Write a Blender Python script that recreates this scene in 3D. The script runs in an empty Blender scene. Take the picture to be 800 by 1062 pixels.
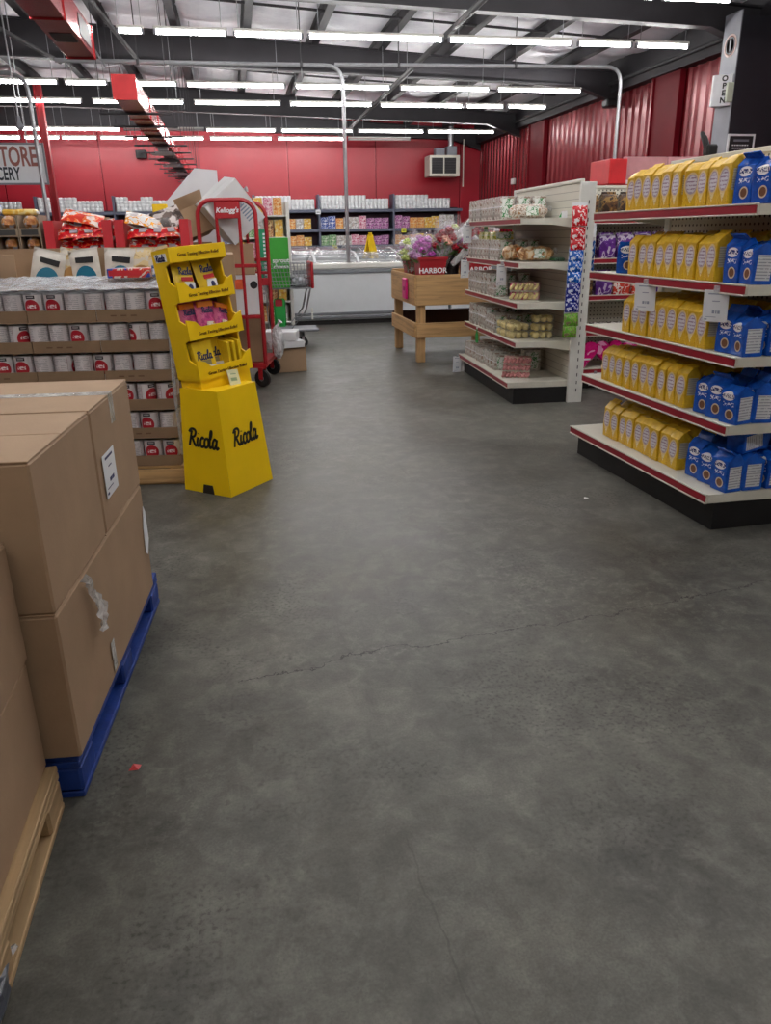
import bpy, bmesh, math, random
from mathutils import Vector, Matrix
random.seed(7)
S = bpy.context.scene
COL = S.collection
PI = math.pi

# ---------------------------------------------------------------- camera, world, exposure
F_PX = 790.0
cam = bpy.data.cameras.new('camera')
cam.sensor_fit = 'VERTICAL'
cam.sensor_height = 36.0
cam.lens = F_PX * 36.0 / 1062.0
cam.clip_start = 0.05
camo = bpy.data.objects.new('camera', cam)
COL.objects.link(camo)
AX = Vector((0.9822327, -0.07829458, 0.17055463))     # world X in image axes (right, down, forward)
AY = Vector((-0.18704918, -0.33475092, 0.92355532))
AZ = Vector((-0.01521606, -0.93904834, -0.34344823))
right = Vector((AX.x, AY.x, AZ.x)).normalized()
down = Vector((AX.y, AY.y, AZ.y)).normalized()
fwd = right.cross(-down) * -1
m3 = Matrix((right, -down, -fwd)).transposed()
camo.matrix_world = Matrix.Translation((0, 0, 1.5)) @ m3.to_4x4()
S.camera = camo
w = bpy.data.worlds.new('world')
S.world = w
w.use_nodes = True
w.node_tree.nodes['Background'].inputs[0].default_value = (0.8, 0.85, 0.9, 1)
w.node_tree.nodes['Background'].inputs[1].default_value = 0.02
S.view_settings.view_transform = 'Standard'
S.view_settings.look = 'None'
S.view_settings.gamma = 1.0
S.view_settings.use_curve_mapping = False
S.view_settings.exposure = 0.75
TUBE_POWER = 30.0

# ---------------------------------------------------------------- materials
MATS = {}
def srgb(r, g, b):
    f = lambda c: (c / 255 / 12.92) if c / 255 <= 0.04045 else ((c / 255 + 0.055) / 1.055) ** 2.4
    return (f(r), f(g), f(b), 1)
class NT:
    def __init__(s, name):
        s.m = bpy.data.materials.new(name)
        s.m.use_nodes = True
        s.t = s.m.node_tree
        s.b = s.t.nodes['Principled BSDF']
    def n(s, typ, **kw):
        o = s.t.nodes.new(typ)
        for k, v in kw.items():
            setattr(o, k, v)
        return o
    def put(s, sock, v):
        if v is None: return
        if isinstance(v, bpy.types.NodeSocket): s.t.links.new(v, sock)
        else: sock.default_value = v
    def math(s, op, a, b=None, c=None):
        o = s.n('ShaderNodeMath', operation=op)
        for i, v in enumerate((a, b, c)): s.put(o.inputs[i], v)
        return o.outputs[0]
    def mix(s, fac, a, b):
        o = s.n('ShaderNodeMix', data_type='RGBA')
        s.put(o.inputs[0], fac); s.put(o.inputs[6], a); s.put(o.inputs[7], b)
        return o.outputs[2]
    def coords(s, which='Object'):
        tc = s.n('ShaderNodeTexCoord')
        sp = s.n('ShaderNodeSeparateXYZ')
        s.t.links.new(tc.outputs[which], sp.inputs[0])
        return tc.outputs[which], sp.outputs[0], sp.outputs[1], sp.outputs[2]
    def noise(s, vec, scale, detail=4, rough=0.6, out=0, dist=0.0):
        o = s.n('ShaderNodeTexNoise')
        s.put(o.inputs['Vector'], vec); o.inputs['Scale'].default_value = scale
        o.inputs['Detail'].default_value = detail; o.inputs['Roughness'].default_value = rough
        o.inputs['Distortion'].default_value = dist
        return o.outputs[out]
    def ramp(s, fac, stops):
        o = s.n('ShaderNodeValToRGB')
        s.put(o.inputs[0], fac)
        e = o.color_ramp.elements
        while len(e) < len(stops): e.new(0.5)
        for i, (p, c) in enumerate(stops):
            e[i].position = p
            e[i].color = c if len(c) == 4 else (*c, 1)
        return o.outputs[0]
    def between(s, v, a, b):
        return s.math('MULTIPLY', s.math('GREATER_THAN', v, a), s.math('LESS_THAN', v, b))
    def rect(s, u, v, u0, u1, v0, v1):
        return s.math('MULTIPLY', s.between(u, u0, u1), s.between(v, v0, v1))
    def ell(s, u, v, cu, cv, ru, rv):
        a = s.math('POWER', s.math('MULTIPLY', s.math('SUBTRACT', u, cu), 1 / ru), 2)
        b = s.math('POWER', s.math('MULTIPLY', s.math('SUBTRACT', v, cv), 1 / rv), 2)
        return s.math('LESS_THAN', s.math('ADD', a, b), 1)
    def lines(s, v, freq, duty):
        return s.math('LESS_THAN', s.math('FRACT', s.math('MULTIPLY', v, freq)), duty)
    def mul(s, a, b): return s.math('MULTIPLY', a, b)
    def bump(s, h, strength=0.3, dist=0.01):
        o = s.n('ShaderNodeBump')
        o.inputs['Strength'].default_value = strength
        o.inputs['Distance'].default_value = dist
        s.put(o.inputs['Height'], h)
        s.t.links.new(o.outputs[0], s.b.inputs['Normal'])
    def done(s, color, rough=0.6, metal=0.0, spec=None, emit=None, es=0, alpha=None, trans=None):
        s.put(s.b.inputs['Base Color'], color)
        s.put(s.b.inputs['Roughness'], rough)
        s.put(s.b.inputs['Metallic'], metal)
        if spec is not None: s.put(s.b.inputs['Specular IOR Level'], spec)
        if emit is not None:
            s.put(s.b.inputs['Emission Color'], emit); s.b.inputs['Emission Strength'].default_value = es
        if alpha is not None: s.put(s.b.inputs['Alpha'], alpha)
        if trans is not None: s.put(s.b.inputs['Transmission Weight'], trans)
        return s.m
def mat(name, rgb, rough=0.6, metal=0.0, var=0.10, scale=6.0, bump=0.0, bscale=40, coat=0):
    """plain painted surface with a little procedural wear"""
    if name in MATS: return MATS[name]
    t = NT(name)
    c = srgb(*rgb)
    vec = t.coords()[0]
    f = t.noise(vec, scale, 5)
    lo = tuple(x * (1 - var) for x in c[:3]); hi = tuple(min(1, x * (1 + var)) for x in c[:3])
    col = t.ramp(f, [(0.3, lo), (0.7, hi)])
    if bump: t.bump(t.noise(vec, bscale, 3), bump)
    t.done(col, rough, metal)
    if coat: t.b.inputs['Coat Weight'].default_value = coat
    MATS[name] = t.m
    return t.m
def printmat(name, cols, scale=30, rough=0.35, stretch=(1, 1, 1)):
    """printed packaging: irregular patches of a few inks"""
    if name in MATS: return MATS[name]
    t = NT(name)
    vec = t.coords()[0]
    mp = t.n('ShaderNodeMapping')
    mp.inputs['Scale'].default_value = stretch
    t.t.links.new(vec, mp.inputs[0])
    f = t.noise(mp.outputs[0], scale, 2, 0.5, dist=0.6)
    n = len(cols)
    o = t.n('ShaderNodeValToRGB')
    o.color_ramp.interpolation = 'CONSTANT'
    t.put(o.inputs[0], f)
    e = o.color_ramp.elements
    while len(e) < n: e.new(0.5)
    for i, c in enumerate(cols):
        e[i].position = 0 if i == 0 else 0.36 + 0.28 * i / n
        e[i].color = srgb(*c)
    t.bump(t.noise(vec, 60, 2), 0.25, 0.004)
    t.done(o.outputs[0], rough)
    MATS[name] = t.m
    return t.m
def wood(name, rgb, axis=0, rough=0.7):
    if name in MATS: return MATS[name]
    t = NT(name)
    vec = t.coords()[0]
    mp = t.n('ShaderNodeMapping')
    sc = [28, 28, 28]; sc[axis] = 1.6
    mp.inputs['Scale'].default_value = sc
    t.t.links.new(vec, mp.inputs[0])
    f = t.noise(mp.outputs[0], 1.0, 5, 0.6, dist=0.8)
    c = srgb(*rgb)[:3]
    col = t.ramp(f, [(0.25, tuple(x * 0.6 for x in c)), (0.5, c), (0.8, tuple(min(1, x * 1.3) for x in c))])
    t.bump(f, 0.25, 0.004)
    MATS[name] = t.done(col, rough)
    return t.m
def make_floor():
    t = NT('concrete_floor')
    vec, x, y, z = t.coords()
    big = t.noise(vec, 0.55, 6, 0.62, dist=0.4)
    mid = t.noise(vec, 2.6, 8, 0.68)
    fine = t.noise(vec, 34, 4, 0.7)
    grain = t.noise(vec, 140, 2, 0.6)
    col = t.ramp(t.math('ADD', t.mul(big, 0.55), t.mul(mid, 0.45)),
                 [(0.32, srgb(54, 52, 49)), (0.5, srgb(92, 91, 85)), (0.66, srgb(130, 129, 120))])
    # worn pale speckle in patches
    patch = t.ramp(t.noise(vec, 1.1, 5, 0.6, dist=0.5), [(0.5, (0, 0, 0)), (0.62, (1, 1, 1))])
    speck = t.ramp(fine, [(0.52, (0, 0, 0)), (0.6, (1, 1, 1))])
    col = t.mix(t.mul(t.mul(patch, speck), 0.40), col, srgb(132, 130, 122))
    # dark oil stains
    st = t.ramp(t.noise(vec, 3.4, 3, 0.5, dist=0.9), [(0.60, (0, 0, 0)), (0.80, (1, 1, 1))])
    col = t.mix(t.mul(st, 0.55), col, srgb(36, 34, 32))
    pits = t.ramp(t.noise(vec, 17, 2, 0.5), [(0.70, (0, 0, 0)), (0.76, (1, 1, 1))])
    col = t.mix(t.mul(pits, 0.5), col, srgb(48, 45, 41))
    pm = t.ramp(t.noise(vec, 1.5, 4, 0.6, dist=0.7), [(0.44, (0, 0, 0)), (0.60, (1, 1, 1))])
    p2 = t.ramp(t.noise(vec, 70, 4, 0.65), [(0.52, (0, 0, 0)), (0.62, (1, 1, 1))])
    mot = t.ramp(t.noise(vec, 8.5, 5, 0.7, dist=0.4), [(0.32, srgb(52, 50, 47)), (0.5, srgb(88, 87, 81)), (0.68, srgb(128, 126, 118))])
    col = t.mix(0.34, col, mot)
    col = t.mix(t.mul(t.mul(pm, p2), 0.6), col, srgb(44, 42, 38))
    smear = t.n('ShaderNodeMapping'); smear.inputs['Scale'].default_value = (7, 1.1, 1); smear.inputs['Rotation'].default_value = (0, 0, 0.25)
    t.t.links.new(vec, smear.inputs[0])
    sm = t.ramp(t.noise(smear.outputs[0], 1.0, 5, 0.65, dist=0.6), [(0.58, (0, 0, 0)), (0.72, (1, 1, 1))])
    col = t.mix(t.mul(sm, 0.30), col, srgb(58, 55, 51))
    # brown tint
    br = t.ramp(t.noise(vec, 0.9, 4, 0.6), [(0.5, (0, 0, 0)), (0.75, (1, 1, 1))])
    col = t.mix(t.mul(br, 0.25), col, srgb(86, 77, 62))
    # crack lines
    wob = t.mul(t.math('SUBTRACT', t.noise(vec, 2.2, 6, 0.7), 0.5), 0.30)
    cy = t.math('ABSOLUTE', t.math('SUBTRACT', t.math('SUBTRACT', y, t.math('ADD', wob, t.mul(x, 0.13))), 2.44))
    crack = t.mul(t.math('LESS_THAN', cy, 0.003), t.rect(x, y, -0.1, 2.6, 2.0, 3.2))
    wob2 = t.mul(t.math('SUBTRACT', t.noise(vec, 1.7, 5, 0.6), 0.5), 0.12)
    cx = t.math('ABSOLUTE', t.math('SUBTRACT', t.math('ADD', t.math('SUBTRACT', x, wob2), t.mul(y, 0.08)), 0.455))
    crack2 = t.mul(t.math('LESS_THAN', cx, 0.0025), t.between(y, 0.9, 1.56))
    allc = t.math('MAXIMUM', crack, t.mul(crack2, 0.3))
    col = t.mix(t.mul(allc, 0.75), col, srgb(34, 32, 30))
    hsv = t.n('ShaderNodeHueSaturation')
    t.put(hsv.inputs['Color'], col)
    g = t.ramp(grain, [(0.3, (0.82,) * 3), (0.7, (1.12,) * 3)])
    t.put(hsv.inputs['Value'], g)
    rough = t.ramp(t.math('ADD', t.mul(big, 0.5), t.mul(mid, 0.5)), [(0.35, (0.30,) * 3), (0.65, (0.55,) * 3)])
    t.bump(t.math('ADD', t.mul(fine, 0.4), t.mul(mid, 0.8)), 0.12, 0.01)
    return t.done(hsv.outputs[0], rough, spec=0.2)

cardboard = mat('cardboard', (160, 132, 104), 0.8, 0, 0.07, 5, 0.08, 90)
cardboard_dk = mat('cardboard_dark', (140, 114, 88), 0.8, 0, 0.08, 6, 0.08, 90)
white_paint = mat('white_enamel', (214, 214, 208), 0.45, 0, 0.05, 9)
cream_paint = mat('cream_enamel', (206, 203, 190), 0.5, 0, 0.05, 9)
black_paint = mat('black_kick', (20, 20, 22), 0.5, 0, 0.3, 12)
red_rail = mat('red_rail', (150, 26, 44), 0.35, 0, 0.06, 9)
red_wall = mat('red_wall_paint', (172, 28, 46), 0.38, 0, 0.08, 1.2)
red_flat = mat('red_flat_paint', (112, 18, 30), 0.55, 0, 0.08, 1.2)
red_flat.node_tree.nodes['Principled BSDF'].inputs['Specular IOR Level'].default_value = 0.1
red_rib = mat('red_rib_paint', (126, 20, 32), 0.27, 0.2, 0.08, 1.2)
red_steel = mat('red_steel', (168, 26, 38), 0.4, 0.1, 0.08, 6)
duct_red = mat('duct_red', (168, 38, 44), 0.22, 0.5, 0.15, 3)
dark_steel = mat('dark_steel', (46, 44, 48), 0.6, 0.1, 0.2, 2.5)
pipe_grey = mat('pipe_grey', (58, 58, 60), 0.75, 0.0, 0.15, 6)
galv = mat('galvanised', (170, 172, 176), 0.35, 0.7, 0.12, 10)
grey_paint = mat('grey_paint', (128, 130, 138), 0.5, 0, 0.08, 5)
shelf_grey = mat('shelf_blue_grey', (92, 98, 116), 0.5, 0, 0.08, 5)
blue_pallet = mat('blue_pallet_paint', (16, 54, 132), 0.6, 0, 0.25, 14, 0.2, 30)
pine = wood('pine', (196, 158, 108), 0)
pine_y = wood('pine_y', (196, 158, 108), 1)
pine_z = wood('pine_z', (190, 152, 104), 2)
pallet_wood = wood('pallet_wood', (166, 138, 100), 1)
yellow_card = mat('yellow_card', (248, 206, 8), 0.45, 0, 0.04, 4)
ink = mat('black_ink', (24, 22, 26), 0.6, 0, 0.1)
ink_blue = mat('navy_ink', (28, 36, 92), 0.5, 0, 0.1)
ink_red = mat('red_ink', (196, 30, 40), 0.5, 0, 0.1)
ink_brown = mat('brown_ink', (120, 78, 20), 0.5, 0, 0.1)
paper = mat('white_paper', (226, 228, 232), 0.6, 0, 0.03)
rubber = mat('black_rubber', (26, 26, 28), 0.7, 0, 0.2)
chrome = mat('chrome_wire', (150, 152, 156), 0.3, 0.8, 0.1)
green_pl = mat('green_plastic', (24, 150, 62), 0.4, 0, 0.06)
magenta = mat('magenta_plastic', (224, 30, 130), 0.4, 0, 0.06)
insul = None

def film_mat(name, rgb, alpha, rough=0.12):
    t = NT(name)
    vec = t.coords()[0]
    n = t.noise(vec, 9, 5, 0.7, dist=1.2)
    t.bump(n, 0.9, 0.03)
    a = t.ramp(n, [(0.35, (alpha * 0.5,) * 3), (0.65, (min(1, alpha * 1.5),) * 3)])
    MATS[name] = t.done(srgb(*rgb), rough, alpha=a)
    return t.m
wrap_film = film_mat('stretch_wrap', (216, 220, 226), 0.45)
sleeve_film = film_mat('cellophane', (236, 236, 240), 0.20)
tape_film = film_mat('packing_tape', (232, 230, 226), 0.7, 0.1)

def tube_mat():
    t = NT('fluorescent_tube')
    return t.done((1, 1, 1, 1), 0.4, emit=(1.0, 0.985, 0.97, 1), es=TUBE_POWER)
tube_on = tube_mat()
tube_off = mat('tube_unlit', (196, 188, 190), 0.4)

def glass_mat():
    t = NT('lid_glass')
    vec = t.coords()[0]
    return t.done(srgb(150, 158, 166), 0.06, alpha=0.45, metal=0.0)
lid_glass = glass_mat()

# ---------------------------------------------------------------- mesh building
class MB:
    def __init__(s): s.v = []; s.f = []; s.mi = []
    def add(s, vs, fs, mi=0):
        k = len(s.v)
        s.v += [tuple(p) for p in vs]
        s.f += [tuple(i + k for i in q) for q in fs]
        s.mi += [mi] * len(fs)
        return s
    def box(s, x0, x1, y0, y1, z0, z1, mi=0, M=None):
        vs = [Vector((x, y, z)) for z in (z0, z1) for y in (y0, y1) for x in (x0, x1)]
        if M is not None: vs = [M @ p for p in vs]
        return s.add(vs, [(0, 2, 3, 1), (4, 5, 7, 6), (0, 1, 5, 4), (2, 6, 7, 3), (0, 4, 6, 2), (1, 3, 7, 5)], mi)
    def cbox(s, x0, x1, y0, y1, z0, z1, c=0.005, mi=0, M=None):
        """box with chamfered edges"""
        vs = []
        sx, sy, sz = (x0, x1), (y0, y1), (z0, z1)
        idx = {}
        for i in (0, 1):
            for j in (0, 1):
                for k in (0, 1):
                    p = [sx[i], sy[j], sz[k]]
                    d = [c if i == 0 else -c, c if j == 0 else -c, c if k == 0 else -c]
                    for a in range(3):
                        q = list(p)
                        for b in range(3):
                            if b != a: q[b] += d[b]
                        idx[(i, j, k, a)] = len(vs); vs.append(Vector(q))
        fs = []
        for a in range(3):
            b, e = (a + 1) % 3, (a + 2) % 3
            for sgn in (0, 1):
                loop = []
                for (u, v) in ((0, 0), (1, 0), (1, 1), (0, 1)):
                    key = [0, 0, 0]; key[a] = sgn; key[b] = u; key[e] = v
                    loop.append(idx[(*key, a)])
                fs.append(loop if sgn else loop[::-1])
        for a in range(3):                        # edges running along axis a
            b, e = (a + 1) % 3, (a + 2) % 3
            for u in (0, 1):
                for v in (0, 1):
                    k0 = [0, 0, 0]; k0[b] = u; k0[e] = v
                    k1 = list(k0); k1[a] = 1
                    q = [idx[(*k0, b)], idx[(*k1, b)], idx[(*k1, e)], idx[(*k0, e)]]
                    fs.append(q if (u ^ v) else q[::-1])
        for i in (0, 1):
            for j in (0, 1):
                for k in (0, 1):
                    q = [idx[(i, j, k, 0)], idx[(i, j, k, 1)], idx[(i, j, k, 2)]]
                    fs.append(q if (i + j + k) % 2 else q[::-1])
        if M is not None: vs = [M @ p for p in vs]
        return s.add(vs, fs, mi)
    def prism(s, poly, axis, a, b, mi=0, M=None):
        """poly in the other two axes (in xyz order), extruded a..b along axis"""
        n = len(poly)
        def mk(p, t):
            if axis == 0: return Vector((t, p[0], p[1]))
            if axis == 1: return Vector((p[0], t, p[1]))
            return Vector((p[0], p[1], t))
        vs = [mk(p, a) for p in poly] + [mk(p, b) for p in poly]
        if M is not None: vs = [M @ p for p in vs]
        fs = [tuple(range(n))[::-1], tuple(range(n, 2 * n))]
        fs += [(i, (i + 1) % n, n + (i + 1) % n, n + i) for i in range(n)]
        return s.add(vs, fs, mi)
    def tube(s, path, r, n=8, mi=0, closed=False, M=None, caps=True):
        P = [Vector(p) for p in path]
        if M is not None: P = [M @ p for p in P]
        k = len(P); rings = []
        up = None
        for i, p in enumerate(P):
            if closed: t = (P[(i + 1) % k] - P[i - 1])
            else: t = (P[min(i + 1, k - 1)] - P[max(i - 1, 0)])
            t.normalize()
            if up is None: up = Vector((0, 0, 1)) if abs(t.z) < 0.9 else Vector((1, 0, 0))
            sd = t.cross(up)
            if sd.length < 1e-4: sd = t.cross(Vector((0, 1, 0)))
            sd.normalize(); up = sd.cross(t).normalized()
            rr = r[i] if isinstance(r, (list, tuple)) else r
            rings.append([p + (sd * math.cos(2 * PI * j / n) + up * math.sin(2 * PI * j / n)) * rr for j in range(n)])
        vs = [q for ring in rings for q in ring]
        fs = []
        for i in range(k if closed else k - 1):
            a, b = i * n, ((i + 1) % k) * n
            for j in range(n): fs.append((a + j, a + (j + 1) % n, b + (j + 1) % n, b + j))
        if caps and not closed:
            fs.append(tuple(range(n))[::-1]); fs.append(tuple(range((k - 1) * n, k * n)))
        return s.add(vs, fs, mi)
    def lathe(s, prof, n=16, mi=0, M=None):
        vs = []; fs = []
        for (r, z) in prof:
            for j in range(n):
                vs.append(Vector((r * math.cos(2 * PI * j / n), r * math.sin(2 * PI * j / n), z)))
        k = len(prof)
        for i in range(k - 1):
            for j in range(n): fs.append((i * n + j, i * n + (j + 1) % n, (i + 1) * n + (j + 1) % n, (i + 1) * n + j))
        if prof[0][0] > 1e-5: fs.append(tuple(range(n))[::-1])
        if prof[-1][0] > 1e-5: fs.append(tuple(range((k - 1) * n, k * n)))
        if M is not None: vs = [M @ p for p in vs]
        return s.add(vs, fs, mi)
    def ell(s, c, r, n=10, m=6, mi=0, M=None, jit=0):
        vs = []; fs = []
        for i in range(m + 1):
            th = PI * i / m
            for j in range(n):
                ph = 2 * PI * j / n
                k = 1 + (random.uniform(-jit, jit) if jit else 0)
                vs.append(Vector((c[0] + r[0] * k * math.sin(th) * math.cos(ph), c[1] + r[1] * k * math.sin(th) * math.sin(ph), c[2] + r[2] * k * math.cos(th))))
        for i in range(m):
            for j in range(n): fs.append((i * n + j, (i + 1) * n + j, (i + 1) * n + (j + 1) % n, i * n + (j + 1) % n))
        if M is not None: vs = [M @ p for p in vs]
        return s.add(vs, fs, mi)
    def mesh(s, name, mats, smooth=False):
        me = bpy.data.meshes.new(name)
        me.from_pydata([tuple(p) for p in s.v], [], s.f)
        for m in (mats if isinstance(mats, (list, tuple)) else [mats]): me.materials.append(m)
        for p, k in zip(me.polygons, s.mi):
            p.material_index = k
            p.use_smooth = smooth
        if smooth: me.set_sharp_from_angle(angle=0.7)
        me.update()
        return me
    def part(s, name, mats, parent=None, smooth=False, label=None, loc=None, rot=None):
        return link(name, s.mesh(name, mats, smooth), parent, label, loc, rot)
def link(name, data, parent=None, label=None, loc=None, rot=None):
    o = bpy.data.objects.new(name, data)
    COL.objects.link(o)
    if parent: o.parent = parent
    if label: o['label'] = label
    if loc is not None: o.location = loc
    if rot is not None: o.rotation_euler = rot
    return o
def tag(o, label, cat, group=None, kind=None):
    o['label'] = label; o['category'] = cat
    if group: o['group'] = group
    if kind: o['kind'] = kind
    return o
def thing(name, label, cat, loc=(0, 0, 0), rz=0, group=None, rot=None):
    o = bpy.data.objects.new(name, None)
    o.empty_display_size = 0.1
    COL.objects.link(o)
    o.location = loc
    o.rotation_euler = rot if rot is not None else (0, 0, rz)
    return tag(o, label, cat, group)
def struct(o):
    o['kind'] = 'structure'
    return o
def copy_tree(o, parent=None):
    c = o.copy(); COL.objects.link(c)
    if parent: c.parent = parent
    for ch in list(o.children): copy_tree(ch, c)
    return c
class Proto:
    """build once, then copy with new place and label"""
    def __init__(s, maker): s.mk = maker; s.o = None
    def put(s, loc, rz=0, label=None, group=None, rot=None, scale=None):
        if s.o is None: s.o = o = s.mk()
        else: o = copy_tree(s.o)
        o.location = loc
        o.rotation_euler = rot if rot is not None else (0, 0, rz)
        o.scale = scale if scale else (1, 1, 1)
        if label: o['label'] = label
        if group: o['group'] = group
        elif 'group' in o: del o['group']
        return o
def text(body, size, parent, right, up, at, m, name='lettering', depth=0.0015, shear=0.0, bold=0.0, align='CENTER', sx=1.0, label=None):
    cu = bpy.data.curves.new(name, 'FONT')
    cu.body = body; cu.size = size; cu.align_x = align; cu.align_y = 'CENTER'
    cu.extrude = depth; cu.shear = shear; cu.offset = bold; cu.resolution_u = 3
    tmp = bpy.data.objects.new(name, cu)
    COL.objects.link(tmp)
    dg = bpy.context.evaluated_depsgraph_get()
    me = bpy.data.meshes.new_from_object(tmp.evaluated_get(dg))
    bpy.data.objects.remove(tmp)
    r = Vector(right).normalized(); u = Vector(up).normalized(); n = r.cross(u)
    u = n.cross(r)
    M = Matrix.Translation(Vector(at)) @ Matrix((r * sx, u, n)).transposed().to_4x4()
    me.transform(M)
    me.materials.clear(); me.materials.append(m)
    return link(name, me, parent, label)
NTH = ['first', 'second', 'third', 'fourth', 'fifth', 'sixth', 'seventh', 'eighth', 'ninth', 'tenth', 'eleventh', 'twelfth', 'thirteenth', 'fourteenth', 'fifteenth', 'sixteenth', 'seventeenth', 'eighteenth']
def RZ(a): return Matrix.Rotation(a, 4, 'Z')
def TR(*p): return Matrix.Translation(p)

# ================================================================= THE SETTING
WX0, WX1, WY0, WY1 = -10.0, 8.5, -4.0, 27.2
def roofz(x): return 4.85 + 0.055 * (8.5 - x) if x > -4 else 4.85 + 0.055 * 12.5
mb = MB()
mb.box(WX0, WX1, WY0, WY1, -0.2, 0.0)
struct(mb.part('floor', make_floor()))
# back wall: sheet panels side by side on a girt
mb = MB(); mb.box(WX0, WX1, WY1 + 0.03, WY1 + 0.15, 0, 6.2)
wb = struct(mb.part('wall_back', red_rib))
pw = 2.9; x = WX0 + 0.4; first = None
while x < WX1 - 0.1:
    x1 = min(x + pw - 0.035, WX1)
    if first is None or x1 - x < pw - 0.05:
        mb = MB(); mb.cbox(0, x1 - x, 0, 0.03, 0, 6.0, 0.008)
        o = mb.part('wall_panel', red_wall, wb, loc=(x, WY1, 0)); first = first or o
    else:
        o = link('wall_panel', first.data, wb, loc=(x, WY1, 0))
    x += pw
# right wall: ribbed sheet
mb = MB()
prof = []; y = WY0
while y < WY1:
    prof += [(0.0, y), (0.0, y + 0.16), (-0.04, y + 0.20), (-0.04, y + 0.26)]
    y += 0.30
n = len(prof)
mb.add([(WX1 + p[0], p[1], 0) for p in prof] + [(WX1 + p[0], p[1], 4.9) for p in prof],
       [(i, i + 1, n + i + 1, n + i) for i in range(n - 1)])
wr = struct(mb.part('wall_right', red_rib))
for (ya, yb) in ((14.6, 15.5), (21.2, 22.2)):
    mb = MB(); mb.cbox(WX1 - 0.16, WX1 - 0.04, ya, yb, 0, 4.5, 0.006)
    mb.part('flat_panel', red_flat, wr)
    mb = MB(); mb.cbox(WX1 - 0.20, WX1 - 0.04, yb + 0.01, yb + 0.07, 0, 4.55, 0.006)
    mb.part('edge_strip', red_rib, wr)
mb = MB(); mb.box(WX1 - 0.25, WX1 + 0.02, WY0, WY1, 4.25, 4.95)
mb.part('eave_strut', dark_steel, wr)
mb = MB(); mb.box(WX0 - 0.1, WX0, WY0, WY1, 0, 6.2); struct(mb.part('wall_left', red_wall))
mb = MB(); mb.box(WX0, WX1, WY0 - 0.1, WY0, 0, 6.2); struct(mb.part('wall_front', cream_paint))

# roof: insulation blanket sagging between purlins, purlins and rafters
t = NT('insulation_blanket')
vec, cx_, cy_, cz_ = t.coords()
f = t.noise(vec, 1.6, 5, 0.6)
col = t.ramp(f, [(0.3, srgb(214, 213, 222)), (0.7, srgb(242, 241, 247))])
t.bump(t.noise(vec, 4, 4, 0.6), 0.5, 0.05)
insul = t.done(col, 0.4)
PUR = [8.5 - 1.32 * i for i in range(15)]
RAF = [1.5, 7.0, 12.3, 17.2, 23.2, 26.95]
mb = MB()
NX, ys = 8, []
y = WY0
while y <= WY1 + 0.01: ys.append(y); y += 0.26
for i in range(len(PUR) - 1):
    xa, xb = PUR[i], PUR[i + 1]
    vs = []; fs = []
    for j, yy in enumerate(ys):
        near = min(abs(yy - r) for r in RAF)
        k = min(1, near / 1.3)
        ph = yy * 2.3 + i * 1.7
        for q in range(NX + 1):
            u = q / NX
            xx = xa + (xb - xa) * u
            sag = (0.05 + 0.16 * k * (0.75 + 0.35 * math.sin(ph) * math.sin(yy * 0.7 + i))) * 4 * u * (1 - u) * 0.8
            vs.append((xx, yy, roofz(xx) + 0.02 - sag + 0.012 * math.sin(u * 9 + ph * 3)))
    for j in range(len(ys) - 1):
        for q in range(NX):
            a = j * (NX + 1) + q
            fs.append((a, a + NX + 1, a + NX + 2, a + 1))
    mb.add(vs, fs)
roofm = mb.mesh('ceiling', insul, True)
ceil = struct(link('ceiling', roofm))
mb = MB(); mb.box(WX0, WX1, WY0, WY1, 6.15, 6.2)
mb.part('roof_deck', dark_steel, ceil)
for i, px in enumerate(PUR):
    mb = MB(); z = roofz(px)
    mb.box(px - 0.10, px + 0.10, WY0, WY1, z - 0.02, z + 0.0)
    mb.box(px - 0.035, px + 0.035, WY0, WY1, z - 0.20, z - 0.02)
    mb.box(px - 0.07, px + 0.07, WY0, WY1, z - 0.22, z - 0.20)
    mb.part('purlin', dark_steel, ceil)
for i, ry in enumerate(RAF):
    mb = MB()
    pts = [8.4, 7.4, 2.4, -4, -10]
    def zb(x):
        b = 4.35 + 0.028 * (8.5 - max(x, -4))
        if x > 7.5: b -= 0.3
        return b
    for a, b in zip(pts[:-1], pts[1:]):
        za, zc = zb(a), zb(b)
        ta, tb = roofz(a) - 0.21, roofz(b) - 0.21
        if abs(a - 8.4) < .01: pass
        vs = []
        for (x, zlo, zhi) in ((a, za, ta), (b, zc, tb)):
            vs += [(x, ry - 0.012, zlo), (x, ry + 0.012, zlo), (x, ry + 0.012, zhi), (x, ry - 0.012, zhi)]
        mb.add(vs, [(0, 4, 5, 1), (1, 5, 6, 2), (2, 6, 7, 3), (3, 7, 4, 0), (0, 1, 2, 3), (4, 7, 6, 5)])
        for (x0, l0, x1, l1, w2) in ((a, za, b, zc, 0.1), (a, ta, b, tb, 0.1)):
            vs = []
            for (x, zz) in ((x0, l0), (x1, l1)):
                vs += [(x, ry - w2, zz - 0.012), (x, ry + w2, zz - 0.012), (x, ry + w2, zz + 0.012), (x, ry - w2, zz + 0.012)]
            mb.add(vs, [(0, 4, 5, 1), (1, 5, 6, 2), (2, 6, 7, 3), (3, 7, 4, 0), (0, 1, 2, 3), (4, 7, 6, 5)])
    mb.part('rafter', dark_steel, ceil)
# thin bracing rods and sag straps under the purlins
for (ry, off) in ((9.6, 0), (14.7, 0), (20.2, 0), (4.2, 0)):
    mb = MB()
    mb.tube([(8.2, ry, roofz(8.2) - 0.2), (2.5, ry + 0.1, roofz(2.5) - 0.2), (-4, ry, roofz(-4) - 0.2)], 0.022, 6)
    mb.part('sag_rod', dark_steel, ceil)

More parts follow.
